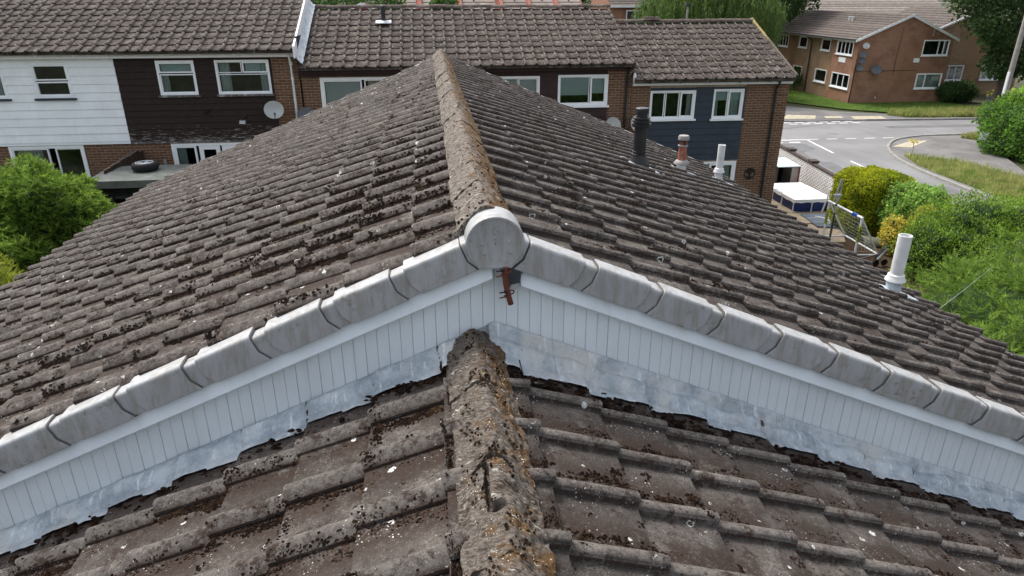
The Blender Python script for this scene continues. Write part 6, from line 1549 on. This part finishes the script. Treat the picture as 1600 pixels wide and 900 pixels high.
# ------------------------------------------------------------------ left garden: shed, spare wheel, fence
def shed():
    e = empty('garden_shed', (-7.3, 17.9, .95), 'black flat-roofed shed with felt roof in front of the patio doors', 'shed'); x0, x1, y0, y1, z0, z1 = -8.2, -6.3, 17.45, 18.7, .9, 2.78
    m = MB(); m.box(x0, x1, y1 - .04, y1, z0, z1); m.box(x0, x0 + .04, y0, y1 - .04, z0, z1); m.box(x1 - .04, x1, y0, y1 - .04, z0, z1); m.box(x0 + .04, x0 + .35, y0, y0 + .04, z0, z1); m.box(x1 - .35, x1 - .04, y0, y0 + .04, z0, z1); m.box(x0 + .35, x1 - .35, y0, y0 + .04, z1 - .32, z1); m.build('wall', M['tarred'], e)
    m = MB()
    def fn(u, v): 
        x, y = x0 - .14 + (x1 - x0 + .28) * u, y0 - .2 + (y1 - y0 + .3) * v; return Vector((x, y, z1 + .10 + .02 * v + .010 * noise.noise(Vector((x * 3, y * 3, 0)))))
    m.grid(fn, 20, 16); o = m.build('roof_felt', M['felt'], e, smooth=60, fix=False)
    m = MB(); m.box(x0 - .14, x1 + .14, y0 - .21, y0 - .18, z1 - .08, z1 + .10); m.box(x0 - .15, x0 - .12, y0 - .18, y1 + .1, z1 - .08, z1 + .10); m.box(x1 + .12, x1 + .15, y0 - .18, y1 + .1, z1 - .08, z1 + .10); m.build('felt_edge', M['felt'], e)
    m = MB(); m.box(x0 - .12, x1 + .12, y0 - .17, y1 + .08, z1 + .0, z1 + .06); m.build('roof_deck', M['tarred'], e)
    m = MB(); m.box(x0 + .38, x1 - .38, y0 - .01, y0 + .02, z1 - .40, z1 - .33); m.build('lintel', M['sill_dark'], e)
shed()
def bundle(c, r, label):
    m = MB(); c = Vector(c)
    def fn(u, v):
        a, b = 2 * math.pi * u, math.pi * v; d = Vector((math.sin(b) * math.cos(a), math.sin(b) * math.sin(a), math.cos(b))); return c + Vector((d.x * r[0], d.y * r[1], d.z * r[2])) * (1 + .35 * noise.fractal(d * 2.4 + c, .8, 2.2, 4))
    m.grid(fn, 28, 18); tag(m.build('tarpaulin', M['tarp'], None, loc=c - Vector((0, 0, r[2])), fix=False), label, 'tarpaulin')
bundle((-7.25, 17.65, 2.05), (.36, .25, .20), 'crumpled blue tarpaulin inside the dark shed opening')
bundle((-7.15, 15.5, 2.35), (.26, .22, .18), 'bright blue tarpaulin bundle beside the conifer at the roof edge')
def wheel():
    c = Vector((-7.28, 18.25, 2.92)); e = empty('spare_wheel', (c.x, c.y, c.z - .02), 'car wheel with silver alloy rim lying on the shed roof', 'wheel')
    m = MB(); m.lathe(c - Vector((0, 0, .0)), [(.20, 0), (.29, .005), (.32, .05), (.325, .10), (.31, .155), (.27, .185), (.215, .18), (.20, .15)], 32); m.build('tyre', M['tyre'], e, smooth=50)
    m = MB(); m.tube([c + Vector((.205 * math.cos(a), .205 * math.sin(a), .175)) for a in np.linspace(0, 2 * math.pi, 32, endpoint=False)], .014, 6, closed=True); m.lathe(c + Vector((0, 0, .10)), [(.06, 0), (.06, .055), (.035, .065)], 16); ri = m.build('rim', M['alloy'], e, smooth=50)
    for k in range(5):
        a = 2 * math.pi * k / 5 + .3; d = Vector((math.cos(a), math.sin(a), 0)); p = Vector((-d.y, d.x, 0)); m = MB(); q = c + Vector((0, 0, .13)); m.hexa([q + d * .04 - p * .03, q + d * .20 - p * .045, q + d * .20 + p * .045, q + d * .04 + p * .03] + [v + Vector((0, 0, .035)) for v in (q + d * .04 - p * .03, q + d * .20 - p * .045, q + d * .20 + p * .045, q + d * .04 + p * .03)]); m.build('spoke', M['alloy'], ri, bevel=.006)
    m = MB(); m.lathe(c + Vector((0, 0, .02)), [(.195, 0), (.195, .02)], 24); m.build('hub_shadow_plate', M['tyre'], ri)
wheel()
def fence():
    e = empty('fence_panel', (-8.2, 19.3, .95), 'dark brown close-board fence running out from the brick wall beside the shed', 'fence')
    for k in range(17):
        y = 19.92 - k * .115; m = MB(); top = 3.12 - .16 * (k / 16) + random.gauss(0, .008) - (.06 if k == 0 else 0); x = -7.98 - .012 * k
        m.box(x - .011, x + .011, y - .108, y, .95, top); b = m.build('board', M['fence'], e)
        m = MB(); m.box(x - .0125, x + .0125, y - .107, y - .001, top - .005, top + .022); m.build('board_tip', M['fence_tip'], b)
    m = MB(); m.box(-8.03, -7.93, 19.93, 19.98, .95, 3.05); m.build('post', M['fence'], e)
fence()
# ------------------------------------------------------------------ poles, sign, wires
e = empty('telegraph_pole', (19.55, 19.55, 0), 'dark brown wooden telegraph pole at the right edge beside the kerb', 'pole'); m = MB(); m.tube([(19.55, 19.55, -.1), (19.55, 19.55, 4), (19.55, 19.55, 8)], [.15, .135, .11], 14); m.build('shaft', M['pole_dark'], e, smooth=50)
m = MB(); m.box(19.38, 19.72, 19.40, 19.44, 6.9, 7.0); m.build('crossarm', M['pole_dark'], e)
e = empty('lamp_post', (33.6, 37.6, 0), 'pale weathered post rising behind the roadside hedge at the right edge', 'pole'); m = MB(); m.tube([(33.6, 37.6, -.1), (33.6, 37.6, 2.6), (33.6, 37.6, 9.0)], [.16, .15, .11], 12); m.build('shaft', M['pole_wood'], e, smooth=50)
m = MB(); m.box(33.38, 33.46, 37.44, 37.6, 1.6, 2.9); m.build('cable_guard', M['white_pipe'], e)
m = MB(); m.tube([(33.6, 37.6, 8.6), (33.2, 37.2, 8.9), (32.4, 36.6, 9.0)], .05, 8); m.build('lamp_arm', M['galv'], e, smooth=50); m = MB(); m.box(31.9, 32.5, 36.3, 36.6, 8.93, 9.06); m.build('lamp_head', M['galv'], e, bevel=.03)
def sign():
    e = empty('street_sign', (26.3, 29.9, 0), 'small white sign with blue and red edge in front of the roadside hedge', 'sign'); m = MB(); m.cyl((26.35, 29.9, 0), (26.35, 29.9, 1.02), .025, n=8); m.build('post', M['galv'], e, smooth=40)
    X = Vector((.80, -.6, 0)); N_ = Vector((-.6, -.8, 0)); c = Vector((26.3, 29.86, .78))
    def pl(nm, a0, a1, z0, z1, d, mt): m = MB(); q = [c + X * a + N_ * d + Vector((0, 0, z)) for a, z in ((a0, z0), (a1, z0), (a1, z1), (a0, z1))]; m.prism(q, -N_ * .012); return m.build(nm, M[mt], e)
    pl('plate', -.26, .12, -.16, .2, .0, 'upvc_win'); pl('blue_band', .122, .24, -.16, .14, .0, 'blue_sign'); pl('red_band', .122, .24, .142, .2, .0, 'red_sign')
sign()
def wire(a, b, sag, r, label):
    a, b = Vector(a), Vector(b); m = MB(); m.tube([a.lerp(b, t) - Vector((0, 0, sag * 4 * t * (1 - t))) for t in np.linspace(0, 1, 16)], r, 5); tag(m.build('overhead_cable', M['galv'], None, smooth=60, loc=a), label, 'cable')
wire((5.02, 5.75, 4.05), (12.75, 12.72, 2.05), .03, .0018, 'thin washing line running from the right roof edge out over the conifer hedge')
m = MB(); m.cyl((12.77, 12.74, 0), (12.77, 12.74, 2.1), .04, n=10); tag(m.build('line_post', M['pole_wood'], None, smooth=40, loc=(12.77, 12.74, 0)), 'short wooden washing line post beyond the conifer hedge', 'post')
e = empty('thin_pole', (16.9, 46, 0), 'thin brown lamp pole standing in front of the willow', 'pole'); m = MB(); m.cyl((16.9, 46, 0), (16.9, 46, 6.3), .07, n=8); m.build('shaft', M['pole_wood'], e, smooth=40); m = MB(); m.box(16.75, 17.05, 45.8, 46.2, 6.3, 6.5); m.build('lamp_head', M['black_plastic'], e, bevel=.02)
